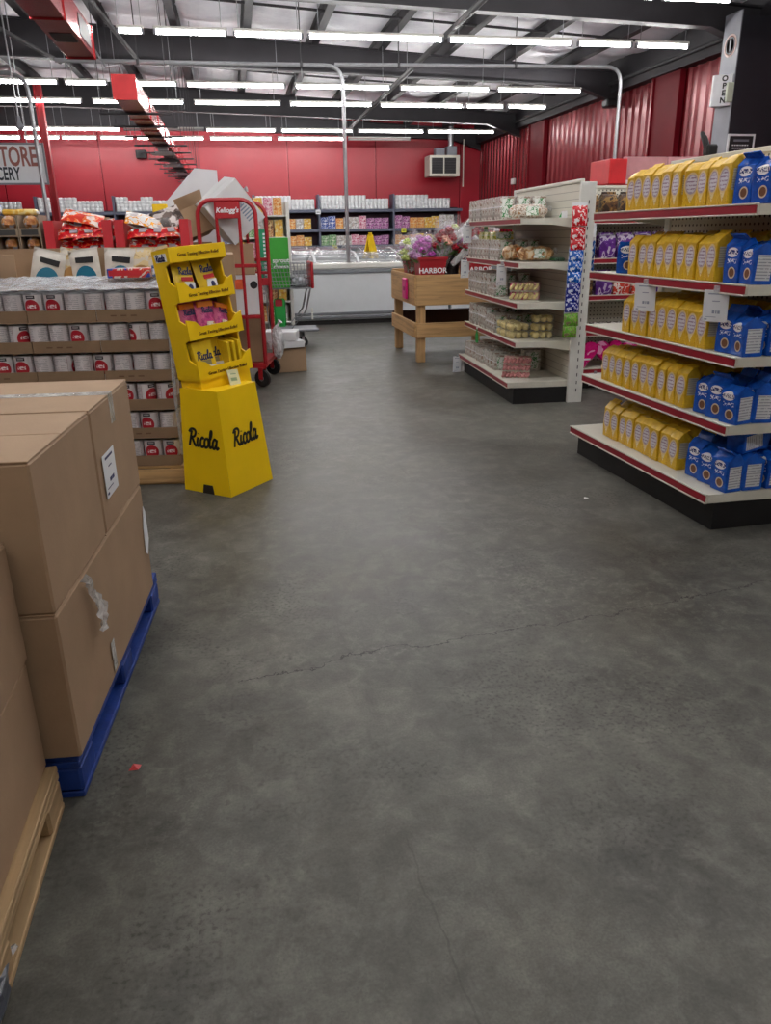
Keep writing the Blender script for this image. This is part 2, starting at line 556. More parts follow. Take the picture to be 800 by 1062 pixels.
# frame column by the right wall
col1 = thing('steel_column', 'grey and black steel frame column against the red ribbed wall', 'column', (7.6, 11.75, 0))
mb = MB(); mb.cbox(0, 0.02, 0, 0.42, 0, 4.5, 0.003); mb.part('flange', grey_paint, col1, label='light grey inner flange')
mb = MB(); mb.box(0.02, 0.84, 0.0, 0.40, 0, 4.42); mb.part('web', mat('column_black', (34, 35, 42), 0.5, 0, 0.1), col1, label='black painted side')
mb = MB(); mb.cbox(-0.02, 0.06, -0.02, 0.44, 0, 0.03, 0.003); mb.part('base_plate', grey_paint, col1)
# far red column
col2 = thing('steel_column', 'slim bright red steel column behind the hanging grocery sign', 'column', (-3.72, 18.9, 0))
mb = MB(); mb.cbox(-0.05, 0.05, -0.012, 0.012, 0.02, 4.55, 0.003); mb.part('web', red_steel, col2)
for sx in (-0.06, 0.06):
    mb = MB(); mb.cbox(sx - 0.012, sx + 0.012, -0.09, 0.09, 0.02, 4.55, 0.003); mb.part('flange', red_steel, col2)
mb = MB(); mb.box(-0.16, 0.16, -0.14, 0.14, 0, 0.02); mb.part('base_plate', red_steel, col2)

# ================================================================= LIGHTS
def strip_light(x0, x1, y, z=4.2, on=True, label=None):
    L = x1 - x0
    o = thing('strip_light', label, 'light', ((x0 + x1) / 2, y, z), 0, 'fluorescent strip lights')
    mb = MB(); mb.cbox(-L / 2, L / 2, -0.022, 0.022, 0.035, 0.075, 0.005); mb.part('housing', white_paint, o)
    mb = MB(); mb.tube([(-L / 2 + 0.035, 0, 0), (L / 2 - 0.035, 0, 0)], 0.025, 8); mb.part('tube', tube_on if on else tube_off, o, True)
    for s in (-1, 1):
        mb = MB(); mb.cbox(s * (L / 2 - 0.018) - 0.018, s * (L / 2 - 0.018) + 0.018, -0.03, 0.03, -0.03, 0.036, 0.006); mb.part('end_cap', grey_paint, o)
        xx = (x0 + x1) / 2 + s * L * 0.42
        mb = MB(); mb.tube([(s * L * 0.42, 0, 0.085), (s * L * 0.42, 0, roofz(xx) - z - 0.1)], 0.006, 5); mb.part('hanger', galv, o)
    return o
ROWS = {
 12.72: [(-1.35, -0.98), (-0.85, 0.17), (0.25, 1.25), (1.31, 3.35), (3.42, 5.39), (5.48, 6.39), (6.45, 7.36)],
 16.74: [(-4.1, -2.91), (-2.81, -2.04), (-1.97, -0.78), (-0.62, 1.26), (1.43, 3.33), (3.52, 5.38), (5.53, 7.36)],
 18.88: [(-4.66, -2.86), (-2.66, -0.77), (-0.57, 1.3), (1.49, 3.33), (3.51, 5.44), (5.51, 6.42), (6.51, 7.46)],
 23.47: [(-5.73, -2.68), (-2.6, -0.5), (-0.45, 1.44), (1.57, 3.58), (3.72, 5.62), (5.73, 7.72)],
 25.39: [(-6.32, -5.63), (-5.55, -4.59), (-4.54, -3.57), (-3.49, -2.56), (-2.48, -0.56), (-0.4, 1.42), (1.59, 3.6), (3.72, 5.66)],
 10.25: [(-4.8, -2.8), (-2.7, -0.7), (-0.6, 1.4), (1.5, 3.5), (3.6, 5.4), (5.5, 6.45)],
 6.3: [(-4.8, -2.8), (-2.7, -0.7), (-0.6, 1.4), (1.5, 3.5), (3.6, 5.6), (5.7, 7.4)],  # this row and the two below: out of view, added to brighten the front
 4.1: [(-4.8, -2.8), (-2.7, -0.7), (-0.6, 1.4), (1.5, 3.5), (3.6, 5.6), (5.7, 7.4)],
 0.2: [(-4.8, -2.8), (-2.7, -0.7), (-0.6, 1.4), (1.5, 3.5), (3.6, 5.6)],
}
OFF = {(23.47, -2.6), (25.39, 3.72)}
ROWNAME = {12.72: 'row under the big rafter', 16.74: 'row beyond the hanging conduit', 18.88: 'row above the red column', 23.47: 'row before the back wall',
           25.39: 'row along the back wall', 10.25: 'row beside the grey column', 6.3: 'added row over the cookie gondola', 4.1: 'added row over the cartons', 0.2: 'added row over the entrance'}
for y, segs in ROWS.items():
    for k, (a, b) in enumerate(sorted(segs, reverse=True)):
        on = (y, a) not in OFF
        strip_light(a, b, y, on=on, label=('lit' if on else 'unlit grey') + ' strip light in the ' + ROWNAME[y] + ', %s from the ribbed wall' % NTH[k])

# ================================================================= CONDUITS, DUCTS, WALL FITTINGS
def bend(p, q, r0, r1, n=6):
    """quarter bend between points p (entering) and q (leaving) with corner c"""
    pass
def pipe_frame(name, label, pts, r=0.032, rad=0.28, hang=()):
    P = [Vector(p) for p in pts]; path = [P[0]]
    for i in range(1, len(P) - 1):
        a = (P[i - 1] - P[i]).normalized(); b = (P[i + 1] - P[i]).normalized()
        for k in range(7):
            u = k / 6
            path.append(P[i] + a * rad * (1 - u) ** 2 + b * rad * u ** 2)
    path.append(P[-1])
    o = thing(name, label, 'pipe', pts[0])
    M = TR(*(-P[0]))
    mb = MB(); mb.tube(path, r, 8, M=M); mb.part('pipe', galv, o, True)
    for (hx, hy, hz) in hang:
        mb = MB(); mb.tube([(hx, hy, hz), (hx, hy, roofz(hx) - 0.1)], 0.009, 5, M=M)
        mb.cbox(hx - 0.02, hx + 0.02, hy - 0.04, hy + 0.04, hz - 0.04, hz + 0.04, 0.006, M=M)
        mb.part('hanger', pipe_grey, o)
    return o
pipe_frame('conduit_pipe', 'galvanised conduit running across and dropping down into the chest freezer', [(-2.4, 13.78, 4.02), (1.96, 13.78, 4.03), (1.96, 13.78, 1.032)], hang=[(-1.2, 13.78, 4.02), (1.3, 13.78, 4.03)])
pipe_frame('conduit_pipe', 'galvanised conduit dropping in front of the red ribbed wall', [(1.85, 13.88, 4.06), (6.82, 13.88, 4.12), (6.82, 13.88, 0.4)], hang=[(2.9, 13.88, 4.07), (4.9, 13.88, 4.1)])
pipe_frame('conduit_pipe', 'galvanised conduit bending down beside the hanging grocery sign', [(-5.2, 13.9, 3.86), (-2.87, 13.9, 3.86), (-2.87, 13.9, 0.5)], hang=[(-3.6, 13.9, 3.86)])
def pipe_line(name, label, pts, r, m=pipe_grey):
    mb = MB(); p0 = Vector(pts[0]); mb.tube([Vector(p) - p0 for p in pts], r, 8)
    return tag(mb.part(name, m, None, True, loc=p0), label, 'pipe')
pipe_line('sprinkler_pipe', 'long grey sprinkler pipe under the roof running to the back wall', [(3.42, 3, 4.36), (3.62, 26.6, 4.36)], 0.045)
pipe_line('sprinkler_pipe', 'grey sprinkler pipe slanting past the open end of red duct', [(-1.85, 7.0, 4.4), (-1.35, 15.9, 4.4)], 0.035)
pipe_line('sprinkler_pipe', 'grey sprinkler pipe above the hanging grocery sign', [(-3.9, 9.0, 4.4), (-2.7, 16.0, 4.4)], 0.035)
pipe_line('wall_conduit', 'straight grey conduit along top of the red ribbed wall', [(8.2, -3, 4.42), (8.2, 26.6, 4.42)], 0.04)
# red ducts
d1 = thing('air_duct', 'red metal air duct with an open grille at its end', 'duct', (-1.68, 11.5, 3.63))
mb = MB(); mb.cbox(-0.165, 0.165, -6.5, 0, 0, 0.34, 0.004); mb.part('duct_body', duct_red, d1)
for y in (-0.02, -1.9, -3.8, -5.7):
    mb = MB(); mb.cbox(-0.18, 0.18, y - 0.02, y + 0.02, -0.015, 0.355, 0.004); mb.part('flange', duct_red, d1)
mb = MB(); mb.box(0.165, 0.172, -1.0, -0.25, 0.06, 0.28); mb.part('side_grille', black_paint, d1)
mb = MB(); mb.box(-0.12, 0.12, -1.3, -0.9, -0.006, 0); mb.part('bottom_grille', black_paint, d1)
for y in (-1, -4):
    mb = MB(); mb.tube([(-0.12, y, 0.34), (-0.12, y, 1.5)], 0.007, 5); mb.tube([(0.12, y, 0.34), (0.12, y, 1.5)], 0.007, 5); mb.part('hanger', galv, d1)
d2 = thing('air_duct', 'long red air duct with square red end face and ceiling diffusers', 'duct', (-1.255, 12.0, 3.25))
mb = MB(); mb.cbox(-0.15, 0.15, 0, 15.1, 0, 0.29, 0.004); mb.part('duct_body', duct_red, d2)
mb = MB(); mb.cbox(-0.158, 0.158, -0.012, 0.0, -0.008, 0.298, 0.003); mb.part('end_cap', mat('bright_red', (214, 38, 44), 0.5), d2, label='flat bright red end cap')
mb = MB(); mb.tube([(0.0, 0.02, 0.29), (-0.04, -0.03, 0.40), (-0.2, -0.06, 0.36), (-0.42, 0.3, 0.75)], 0.014, 6); mb.part('cable', galv, d2, True)
for k in range(10):
    y = 1.2 + k * 1.45
    mb = MB(); mb.cbox(-0.52, 0.52, y - 0.02, y + 0.02, -0.03, 0.0, 0.003); mb.part('support_bar', dark_steel, d2)
    for s in (-1, 1):
        mb = MB(); mb.tube([(s * 0.48, y, 0), (s * 0.48, y, 1.75)], 0.006, 5); mb.part('hanger', dark_steel, d2)
    if k >= 3:
        mb = MB()
        for q, (r, z) in enumerate(((0.24, -0.13), (0.17, -0.09), (0.10, -0.05))):
            mb.box(-r, r, y + 0.5 - r, y + 0.5 + r, z - 0.006, z)
        mb.box(-0.1, 0.1, y + 0.4, y + 0.6, -0.05, 0)
        mb.part('diffuser', galv if k % 2 else dark_steel, d2)
    mb = MB(); mb.cbox(-0.165, 0.165, y + 0.7, y + 0.73, -0.012, 0.302, 0.003); mb.part('flange', duct_red, d2)
# unit heater
h = thing('unit_heater', 'beige unit heater with dark louvres hanging before the back wall', 'heater', (6.85, 25.9, 3.2))
mb = MB(); mb.cbox(-0.45, 0.55, 0, 0.7, 0, 0.62, 0.015); mb.part('casing', cream_paint, h)
for k in range(2):
    x0 = -0.38 + k * 0.42
    mb = MB(); mb.box(x0, x0 + 0.38, -0.006, 0.004, 0.08, 0.54); op = mb.part('opening', black_paint, h)
    for q in range(6):
        mb = MB(); zz = 0.12 + q * 0.075
        mb.cbox(x0 + 0.01, x0 + 0.37, -0.02, -0.004, zz, zz + 0.02, 0.003); mb.part('louvre', dark_steel, op)
mb = MB(); mb.cbox(-0.2, 0.1, 0.2, 0.5, 0.62, 0.85, 0.01); mb.part('motor_box', grey_paint, h)
mb = MB(); mb.cbox(0.18, 0.5, 0.2, 0.55, 0.62, 0.9, 0.01); mb.part('flue_box', grey_paint, h)
mb = MB(); mb.tube([(0.34, 0.37, 0.9), (0.34, 0.37, 1.49)], 0.09, 10); mb.part('flue_pipe', galv, h, True)
mb = MB(); mb.tube([(0.72, 0.2, 1.1), (0.72, 0.2, -0.3)], 0.02, 6); mb.part('gas_pipe', cream_paint, h, True)
# speakers / lamps on walls
o = thing('wall_speaker', 'small black loudspeaker high on the red back wall', 'speaker', (-2.55, 27.05, 3.92))
mb = MB(); mb.cbox(-0.16, 0.16, -0.15, 0.15, -0.12, 0.12, 0.02); mb.part('cabinet', black_paint, o)
mb = MB(); mb.lathe([(0.09, 0), (0.09, 0.008), (0.04, 0.003), (0.0, 0.012)], 16, M=TR(0, -0.15, 0) @ Matrix.Rotation(PI / 2, 4, 'X')); mb.part('cone', rubber, o, True)
o = thing('wall_speaker', 'black horn speaker mounted high on red ribbed wall', 'speaker', (8.1, 17.2, 4.05))
mb = MB(); mb.cbox(0.0, 0.28, -0.16, 0.12, -0.08, 0.08, 0.03); mb.part('cabinet', black_paint, o)
mb = MB(); mb.tube([(0.2, 0, 0), (0.36, 0, 0.1)], 0.03, 8); mb.part('bracket', dark_steel, o, True)
o = thing('pendant_lamp', 'small grey bulb lamp hanging on a cord before the sign', 'lamp', (-3.04, 13.75, 3.06))
mb = MB(); mb.tube([(0, 0, 0.16), (-0.01, 0, 2.2)], 0.012, 6); mb.part('cord', galv, o, True)
mb = MB(); mb.lathe([(0, 0), (0.03, 0.005), (0.055, 0.03), (0.06, 0.06), (0.03, 0.11), (0.025, 0.2), (0.0, 0.21)], 14); mb.part('shade', grey_paint, o, True)
# wall electrical box
o = thing('junction_box', 'small white box on the red ribbed wall near the corner', 'box', (8.36, 23.6, 2.9))
mb = MB(); mb.cbox(0, 0.08, -0.12, 0.12, -0.08, 0.08, 0.01); mb.part('cover', white_paint, o)
mb = MB(); mb.tube([(0.04, 0, 0.08), (0.04, 0, 1.3)], 0.015, 6); mb.part('conduit', red_rib, o, True)

# ---- hanging grocery sign
o = thing('hanging_sign', 'white hanging sign lettered STORE and GROCERY in grey frame', 'sign', (-4.6, 14.3, 2.36))
mb = MB(); mb.box(0, 1.72, 0, 0.02, 0, 0.56); mb.part('board', paper, o)
for b in ((-0.03, 0, 0, 0.56), (1.72, 1.75, 0, 0.56), (-0.03, 1.75, -0.03, 0), (-0.03, 1.75, 0.56, 0.59)):
    mb = MB(); mb.cbox(b[0], b[1], -0.012, 0.03, b[2], b[3], 0.003); mb.part('frame', grey_paint, o)
text('STORE', 0.40, o, (1, 0, 0), (0, 0, 1), (1.62, -0.004, 0.375), mat('sign_rust', (150, 92, 84), 0.6), align='RIGHT', bold=0.010, sx=0.56)
text('GROCERY', 0.27, o, (1, 0, 0), (0, 0, 1), (1.33, -0.004, 0.125), mat('sign_navy', (44, 50, 60), 0.6), align='RIGHT', bold=0.006, sx=0.56)
for xx in (0.2, 1.5):
    mb = MB(); mb.tube([(xx, 0.01, 0.59), (xx, 0.01, 2.9)], 0.008, 5); mb.part('hanger', galv, o)

# ---- signs on column
o = thing('open_sign', 'white wedge sign reading OPEN down both faces on the grey column', 'sign', (7.6, 11.95, 3.25))
mb = MB(); mb.prism([(0, -0.16), (0, 0.16), (-0.22, 0.02), (-0.22, -0.02)], 2, 0, 0.42); mb.part('wedge', paper, o)
mb = MB(); mb.cbox(-0.10, 0.0, -0.22, -0.17, 0.04, 0.30, 0.004); mb.part('switch_box', mat('pale_green', (196, 204, 186), 0.5), o)
nr = Vector((0.22, -0.14, 0)).normalized()
for k, ch in enumerate('OPEN'):
    text(ch, 0.105, o, nr, (0, 0, 1), Vector((-0.09, -0.103, 0.365 - k * 0.098)) + Vector((-0.14, -0.22, 0)).normalized() * 0.003, ink, bold=0.004)
    text(ch, 0.085, o, (-0.22, -0.14, 0), (0, 0, 1), Vector((-0.11, 0.09, 0.365 - k * 0.098)) + Vector((-0.14, 0.22, 0)).normalized() * 0.003, ink, bold=0.002)
mb = MB(); mb.lathe([(0.0, 0), (0.155, 0), (0.155, 0.006), (0.13, 0.006), (0.13, 0.009), (0.118, 0.009), (0.118, 0.006), (0, 0.006)], 28)
o = thing('round_sticker', 'round cream sticker with inner ring on the grey column', 'sticker', (7.597, 11.95, 4.07), rot=(0, -PI / 2, 0))
mb = MB(); mb.lathe([(0.0, 0), (0.155, 0), (0.155, 0.003), (0, 0.003)], 28); mb.part('disc', mat('sticker_pink', (202, 172, 166), 0.6), o)
mb = MB(); mb.lathe([(0.10, 0.0031), (0.115, 0.0031), (0.115, 0.005), (0.10, 0.005), (0.10, 0.0031)], 28); mb.part('ring', grey_paint, o)
mb = MB(); mb.lathe([(0.125, 0.0031), (0.13, 0.0031), (0.13, 0.005), (0.125, 0.005), (0.125, 0.0031)], 28); mb.part('outer_ring', mat('sticker_brown', (150, 96, 84), 0.6), o)
mb = MB(); mb.cbox(-0.075, 0.075, -0.022, 0.022, 0.003, 0.006, 0.001); mb.part('emblem', grey_paint, o)
o = thing('notice_board', 'black printed notice in white frame on the column side', 'notice', (7.60, 11.72, 2.40))
mb = MB(); mb.box(0.03, 0.43, 0.0, 0.012, 0.03, 0.42); mb.part('sheet', mat('notice_black', (36, 36, 40), 0.5), o)
for b in ((0, 0.03, 0, 0.45), (0.43, 0.46, 0, 0.45), (0.03, 0.43, 0, 0.03), (0.03, 0.43, 0.42, 0.45)):
    mb = MB(); mb.cbox(b[0], b[1], -0.006, 0.02, b[2], b[3], 0.003); mb.part('frame', paper, o)
mb = MB()
for k, (a, b) in enumerate(((0.08, 0.38), (0.09, 0.37), (0.13, 0.33), (0.08, 0.38), (0.11, 0.35))):
    x = a
    while x < b - 0.02:
        wl = random.uniform(0.02, 0.05); mb.box(x, min(b, x + wl), -0.002, 0, 0.285 - k * 0.042, 0.303 - k * 0.042); x += wl + 0.012
mb.part('printed_lines', paper, o)
mb = MB(); mb.box(0.10, 0.36, -0.002, 0, 0.345, 0.375); mb.part('heading', grey_paint, o)

# ================================================================= GONDOLA SHELVING
ZS = [0.20, 0.56, 0.90, 1.24, 1.60]
pegm = None
def peg_material():
    t = NT('pegboard')
    vec, x, y, z = t.coords()
    a = t.math('SUBTRACT', t.math('FRACT', t.mul(t.math('ADD', y, x), 26)), 0.5)
    b = t.math('SUBTRACT', t.math('FRACT', t.mul(z, 26)), 0.5)
    r = t.math('ADD', t.math('POWER', a, 2), t.math('POWER', b, 2))
    hole = t.math('LESS_THAN', r, 0.035)
    return t.done(t.mix(hole, srgb(206, 204, 190), srgb(70, 68, 64)), 0.55)
pegm = peg_material()
def slat_material():
    t = NT('slatted_panel')
    vec, x, y, z = t.coords()
    g = t.math('LESS_THAN', t.math('FRACT', t.mul(z, 16)), 0.08)
    t.bump(g, 0.4, -0.004)
    return t.done(t.mix(g, srgb(206, 203, 190), srgb(150, 146, 136)), 0.5)
slatm = slat_material()
def gondola(label, loc, rz, L, depth, panel, up_w=0.14, deck=0.06, top=1.88, skip_top=False, nu=2, zs=ZS, sub=0):
    """local: x 0 = shelf front edge .. depth = back panel; y 0 = near end .. L"""
    o = thing('gondola_shelf', label, 'shelf', loc, rz)
    mb = MB(); mb.box(0.0, depth, 0.01, L - 0.01, 0, zs[0] - 0.055); mb.part('kick_plate', black_paint, o, label='black base')
    mb = MB(); mb.box(depth, depth + 0.02, 0, L, 0.0, top); mb.part('back_panel', panel, o)
    mb = MB(); mb.cbox(depth - 0.01, depth + 0.03, 0, L, top, top + 0.03, 0.004); mb.part('top_cap', cream_paint, o)
    for k in range(nu):
        y = (L - 0.035) * k / max(1, nu - 1)
        mb = MB(); mb.cbox(depth - 0.012, depth - 0.012 + up_w, y - 0.03, y + 0.004 if k == 0 else y + 0.03, 0, top + 0.005, 0.004)
        u = mb.part('upright', white_paint, o)
        mb = MB()
        for q in range(24):
            z = 0.1 + q * 0.07
            mb.box(depth + up_w * 0.45, depth + up_w * 0.45 + 0.008, y - 0.032, y - 0.029, z, z + 0.03)
        mb.part('slots', dark_steel, u)
    for i, z in enumerate(zs):
        x0 = -deck if i == 0 else 0.0
        if skip_top and i == len(zs) - 1: continue
        mb = MB()
        mb.box(x0 + 0.012, depth, 0, L, z - 0.004, z + 0.002)
        # end brackets: deep at the back, shallow in front
        for y in (0, L - 0.008):
            mb.prism([(x0 + 0.012, z - 0.004), (x0 + 0.012, z - 0.045), (depth * 0.55, z - 0.05), (depth, z - 0.085 if i else z - 0.05), (depth, z - 0.004)], 1, y, y + 0.008)
        sh = mb.part('shelf', cream_paint, o)
        mb = MB(); mb.cbox(x0, x0 + 0.012, 0, L, z - 0.048, z + 0.006, 0.003)
        mb.cbox(x0 - 0.008, x0, 0, L, z - 0.048, z - 0.040, 0.002); mb.cbox(x0 - 0.008, x0, 0, L, z - 0.002, z + 0.006, 0.002)
        mb.part('price_rail', cream_paint, sh)
        mb = MB(); mb.box(x0 - 0.005, x0 + 0.001, 0.004, L - 0.004, z - 0.038, z - 0.004)
        mb.part('rail_strip', red_rail, sh, label='dark red price strip')
    return o
def frame_of(o):
    M = TR(*o.location) @ RZ(o.rotation_euler.z)
    return lambda x, y, z: M @ Vector((x, y, z))
RG_A = math.atan2(0.055, 1.55); MG_A = -math.atan2(0.075, 1.85)
RG = gondola('white gondola with black base stocked with yellow and blue cookie bags', (2.372, 3.36, 0), RG_A, 1.58, 0.52, pegm, nu=2)
MG = gondola('white gondola with slatted back stocked with bread and pastries', (2.43, 6.60, 0), MG_A, 1.86, 0.52, slatm)
EG = gondola('white pegboard gondola with purple packs and pink hearts behind the bakery gondola', (3.12, 7.62, 0), 0, 1.3, 0.42, pegm)
EG.location = (3.14, 7.18, 0); EG.rotation_euler = (0, 0, PI / 2); EG.scale = (1, 1, 1)
# facing -Y: local x -> +Y, local y -> -X ; move so that it spans x 3.14..4.44
EG.location = (4.46, 7.16, 0)
fRG, fMG, fEG = frame_of(RG), frame_of(MG), frame_of(EG)

# ---- cookie bags
def yellow_mat():
    t = NT('yellow_cookie_bag')
    vec, x, y, z = t.coords()
    tc = t.n('ShaderNodeTexCoord'); sp = t.n('ShaderNodeSeparateXYZ'); t.t.links.new(tc.outputs['Normal'], sp.inputs[0])
    front = t.math('LESS_THAN', sp.outputs[0], -0.5)
    side = t.math('GREATER_THAN', t.math('ABSOLUTE', sp.outputs[1]), 0.6)
    base = t.ramp(t.noise(vec, 30, 3), [(0.3, srgb(204, 158, 24)), (0.7, srgb(230, 190, 48))])
    tri = t.mul(front, t.mul(t.between(z, 0.022, 0.085), t.math('LESS_THAN', t.math('ABSOLUTE', y), t.mul(t.math('SUBTRACT', z, 0.018), 0.42))))
    c = t.mix(tri, base, srgb(226, 208, 160))
    halo = t.mul(front, t.ell(y, z, 0, 0.118, 0.041, 0.060))
    c = t.mix(halo, c, srgb(222, 196, 150))
    med = t.mul(front, t.ell(y, z, 0, 0.118, 0.034, 0.050))
    c = t.mix(med, c, srgb(172, 158, 176))
    inner = t.mul(front, t.ell(y, z, 0, 0.118, 0.029, 0.043))
    c = t.mix(inner, c, srgb(206, 202, 214))
    tx = t.mul(inner, t.mul(t.lines(z, 55, 0.4), t.math('GREATER_THAN', t.noise(vec, 130, 2), 0.46)))
    c = t.mix(t.mul(tx, 0.8), c, srgb(128, 84, 120))
    panel = t.mul(side, t.rect(x, z, -0.03, 0.03, 0.07, 0.165))
    c = t.mix(panel, c, srgb(196, 190, 176))
    pl = t.mul(panel, t.lines(z, 90, 0.4))
    c = t.mix(t.mul(pl, 0.5), c, srgb(100, 96, 96))
    crumb = t.mul(t.mul(front, t.math('LESS_THAN', z, 0.06)), t.math('GREATER_THAN', t.noise(vec, 70, 2), 0.62))
    c = t.mix(t.mul(crumb, 0.7), c, srgb(150, 92, 34))
    t.bump(t.noise(vec, 34, 3), 0.35, 0.006)
    return t.done(c, 0.32)
ybag_m = yellow_mat()
def blue_mat():
    t = NT('blue_cookie_bag')
    vec, x, y, z = t.coords()
    tc = t.n('ShaderNodeTexCoord'); sp = t.n('ShaderNodeSeparateXYZ'); t.t.links.new(tc.outputs['Normal'], sp.inputs[0])
    front = t.math('LESS_THAN', sp.outputs[0], -0.5)
    side = t.math('GREATER_THAN', t.math('ABSOLUTE', sp.outputs[1]), 0.6)
    base = t.ramp(t.noise(vec, 22, 3), [(0.3, srgb(12, 62, 150)), (0.7, srgb(24, 96, 200))])
    ov = t.mul(front, t.ell(y, z, 0.0, 0.142, 0.040, 0.022)); c = t.mix(ov, base, srgb(226, 228, 232))
    ow = t.mul(ov, t.mul(t.between(z, 0.132, 0.153), t.math('GREATER_THAN', t.noise(vec, 110, 2), 0.5))); c = t.mix(ow, c, srgb(24, 46, 110))
    wl = t.mul(front, t.mul(t.between(z, 0.092, 0.112), t.mul(t.between(y, -0.038, 0.03), t.math('GREATER_THAN', t.noise(vec, 90, 2), 0.5)))); c = t.mix(wl, c, srgb(214, 224, 240))
    ck = t.mul(front, t.ell(y, z, -0.012, 0.050, 0.027, 0.027)); c = t.mix(ck, c, srgb(200, 186, 160))
    ck2 = t.mul(front, t.ell(y, z, -0.012, 0.050, 0.020, 0.020)); c = t.mix(ck2, c, srgb(112, 78, 58))
    pn = t.mul(side, t.rect(x, z, -0.036, 0.040, 0.02, 0.138)); c = t.mix(pn, c, srgb(204, 206, 210))
    pl = t.mul(pn, t.mul(t.lines(z, 70, 0.38), t.math('GREATER_THAN', t.noise(vec, 60, 2), 0.42))); c = t.mix(t.mul(pl, 0.6), c, srgb(96, 100, 110))
    t.bump(t.noise(vec, 26, 3), 0.5, 0.008)
    return t.done(c, 0.24)
bbag_m = blue_mat()
def gable_bag(name, cat, m, w, d, h, ridge, flap, jitter=0.0):
    o = thing(name, 'bag', cat)
    mb = MB()
    prof = [(-d / 2, 0.004), (-d / 2 + 0.006, 0), (d / 2 - 0.006, 0), (d / 2, 0.004), (d / 2 + 0.004, h * 0.4), (d / 2, h * 0.84), (0.012, h), (-0.008, h), (-d / 2, h * 0.84), (-d / 2 - 0.003, h * 0.4)]
    n = len(prof)
    vs = []
    for (ty, k) in ((-w / 2, 0.0), (-w / 2 + 0.005, 1.0), (w / 2 - 0.005, 1.0), (w / 2, 0.0)):
        for (x, z) in prof:
            q = jitter * (z / h) ** 2
            vs.append((x * (0.95 if k == 0 else 1) + random.uniform(-q, q), ty + random.uniform(-q, q), (z if k else z * 0.985 + 0.002) + random.uniform(-q, q)))
    fs = [tuple(range(n)), tuple(range(3 * n, 4 * n))[::-1]]
    for r in range(3):
        for i in range(n): fs.append((r * n + i, r * n + n + i, r * n + n + (i + 1) % n, r * n + (i + 1) % n))
    mb.add(vs, fs)
    mb.part('bag_body', m, o, False)
    mb = MB()
    M = TR(0.0, 0, h - 0.004) @ Matrix.Rotation(flap, 4, 'Y')
    mb.cbox(-0.004, 0.004, -w / 2 + 0.002, w / 2 - 0.002, 0, ridge, 0.0015, M=M)
    mb.part('folded_top', m, o)
    return o
class Variants:
    def __init__(s, ps): s.p = ps
    def put(s, *a, **k): return random.choice(s.p).put(*a, **k)
ybag = Variants([Proto(lambda q=q: gable_bag('cookie_bag', 'cookie bag', ybag_m, 0.090, 0.088, 0.222, 0.034, (0.9, 1.25, 1.6)[q], 0.0035)) for q in range(3)])
bbag = Variants([Proto(lambda q=q: gable_bag('cookie_bag', 'cookie bag', bbag_m, 0.112, 0.108, (0.205, 0.19, 0.20, 0.185)[q], 0.045, (0.5, 1.3, -0.9, 1.7)[q], 0.009)) for q in range(4)])
ORD = ['bottom', 'fourth', 'middle', 'second', 'top']
ROWN = ['front', 'second', 'third', 'back']
def rg_put(proto, x, y, z, a, lab, grp, tilt=0, s=1.0):
    p = fRG(x, y, z)
    return proto.put(p, label=lab, group=grp, rot=(0, tilt, RG_A + a), scale=(s, s, s))
YSTART = [0.475, 0.475, 0.345, 0.33, 0.30]
YEND = [1.33, 1.37, 1.20, 1.10, 1.26]
BLUEN = [3, 3, 2, 2, 2]
for i, z in enumerate(ZS):
    y = YSTART[i]; kk = 0
    xs = (0.075, 0.18, 0.29, 0.40) if i < 4 else (0.07, 0.18)
    while y < YEND[i]:
        if i == 3 and 0.62 < y < 0.68: y = 0.69
        jit = random.uniform(-0.05, 0.05)
        if i == 3 and abs(y - 0.74) < 0.05: jit = 0.0
        if i == 4 and abs(y - 0.55) < 0.05: jit = 0.5
        if jit == 0.5: y += 0.02
        for r, xx in enumerate(xs):
            rg_put(ybag, xx + random.uniform(-0.006, 0.006), y + random.uniform(-0.002, 0.002), z + 0.002, jit, 'yellow cookie bag on %s cookie gondola shelf, %s from the blue bags, %s row' % (ORD[i], NTH[kk], ROWN[r]), 'yellow cookie bags', 0, random.uniform(0.96, 1.03))
        y += 0.096 + (0.02 if jit == 0.5 else 0); kk += 1
    for r, xx in enumerate((0.10, 0.222, 0.344, 0.46)):
        for k in range(BLUEN[i]):
            if i == 4 and r > 2: continue
            rg_put(bbag, xx + random.uniform(-0.008, 0.004), 0.066 + 0.121 * k + random.uniform(-0.004, 0.004), z + 0.002, random.uniform(-0.16, 0.16), 'blue cookie bag on %s cookie gondola shelf, %s from the aisle end, %s row' % (ORD[i], NTH[k], ROWN[r]), 'blue cookie bags', random.uniform(-0.04, 0.04), random.uniform(0.97, 1.05))
p = fRG(0.09, 1.27, ZS[3] + 0.002); bbag.put(p, RG_A + 0.9, 'single blue cookie bag at far end of the second shelf of the cookie gondola')
p = fRG(0.14, 0.10, ZS[0] + 0.245); bbag.put(p, 0, 'blue cookie bag lying on top of others on bottom shelf', rot=(0.1, 1.45, RG_A + 0.3))
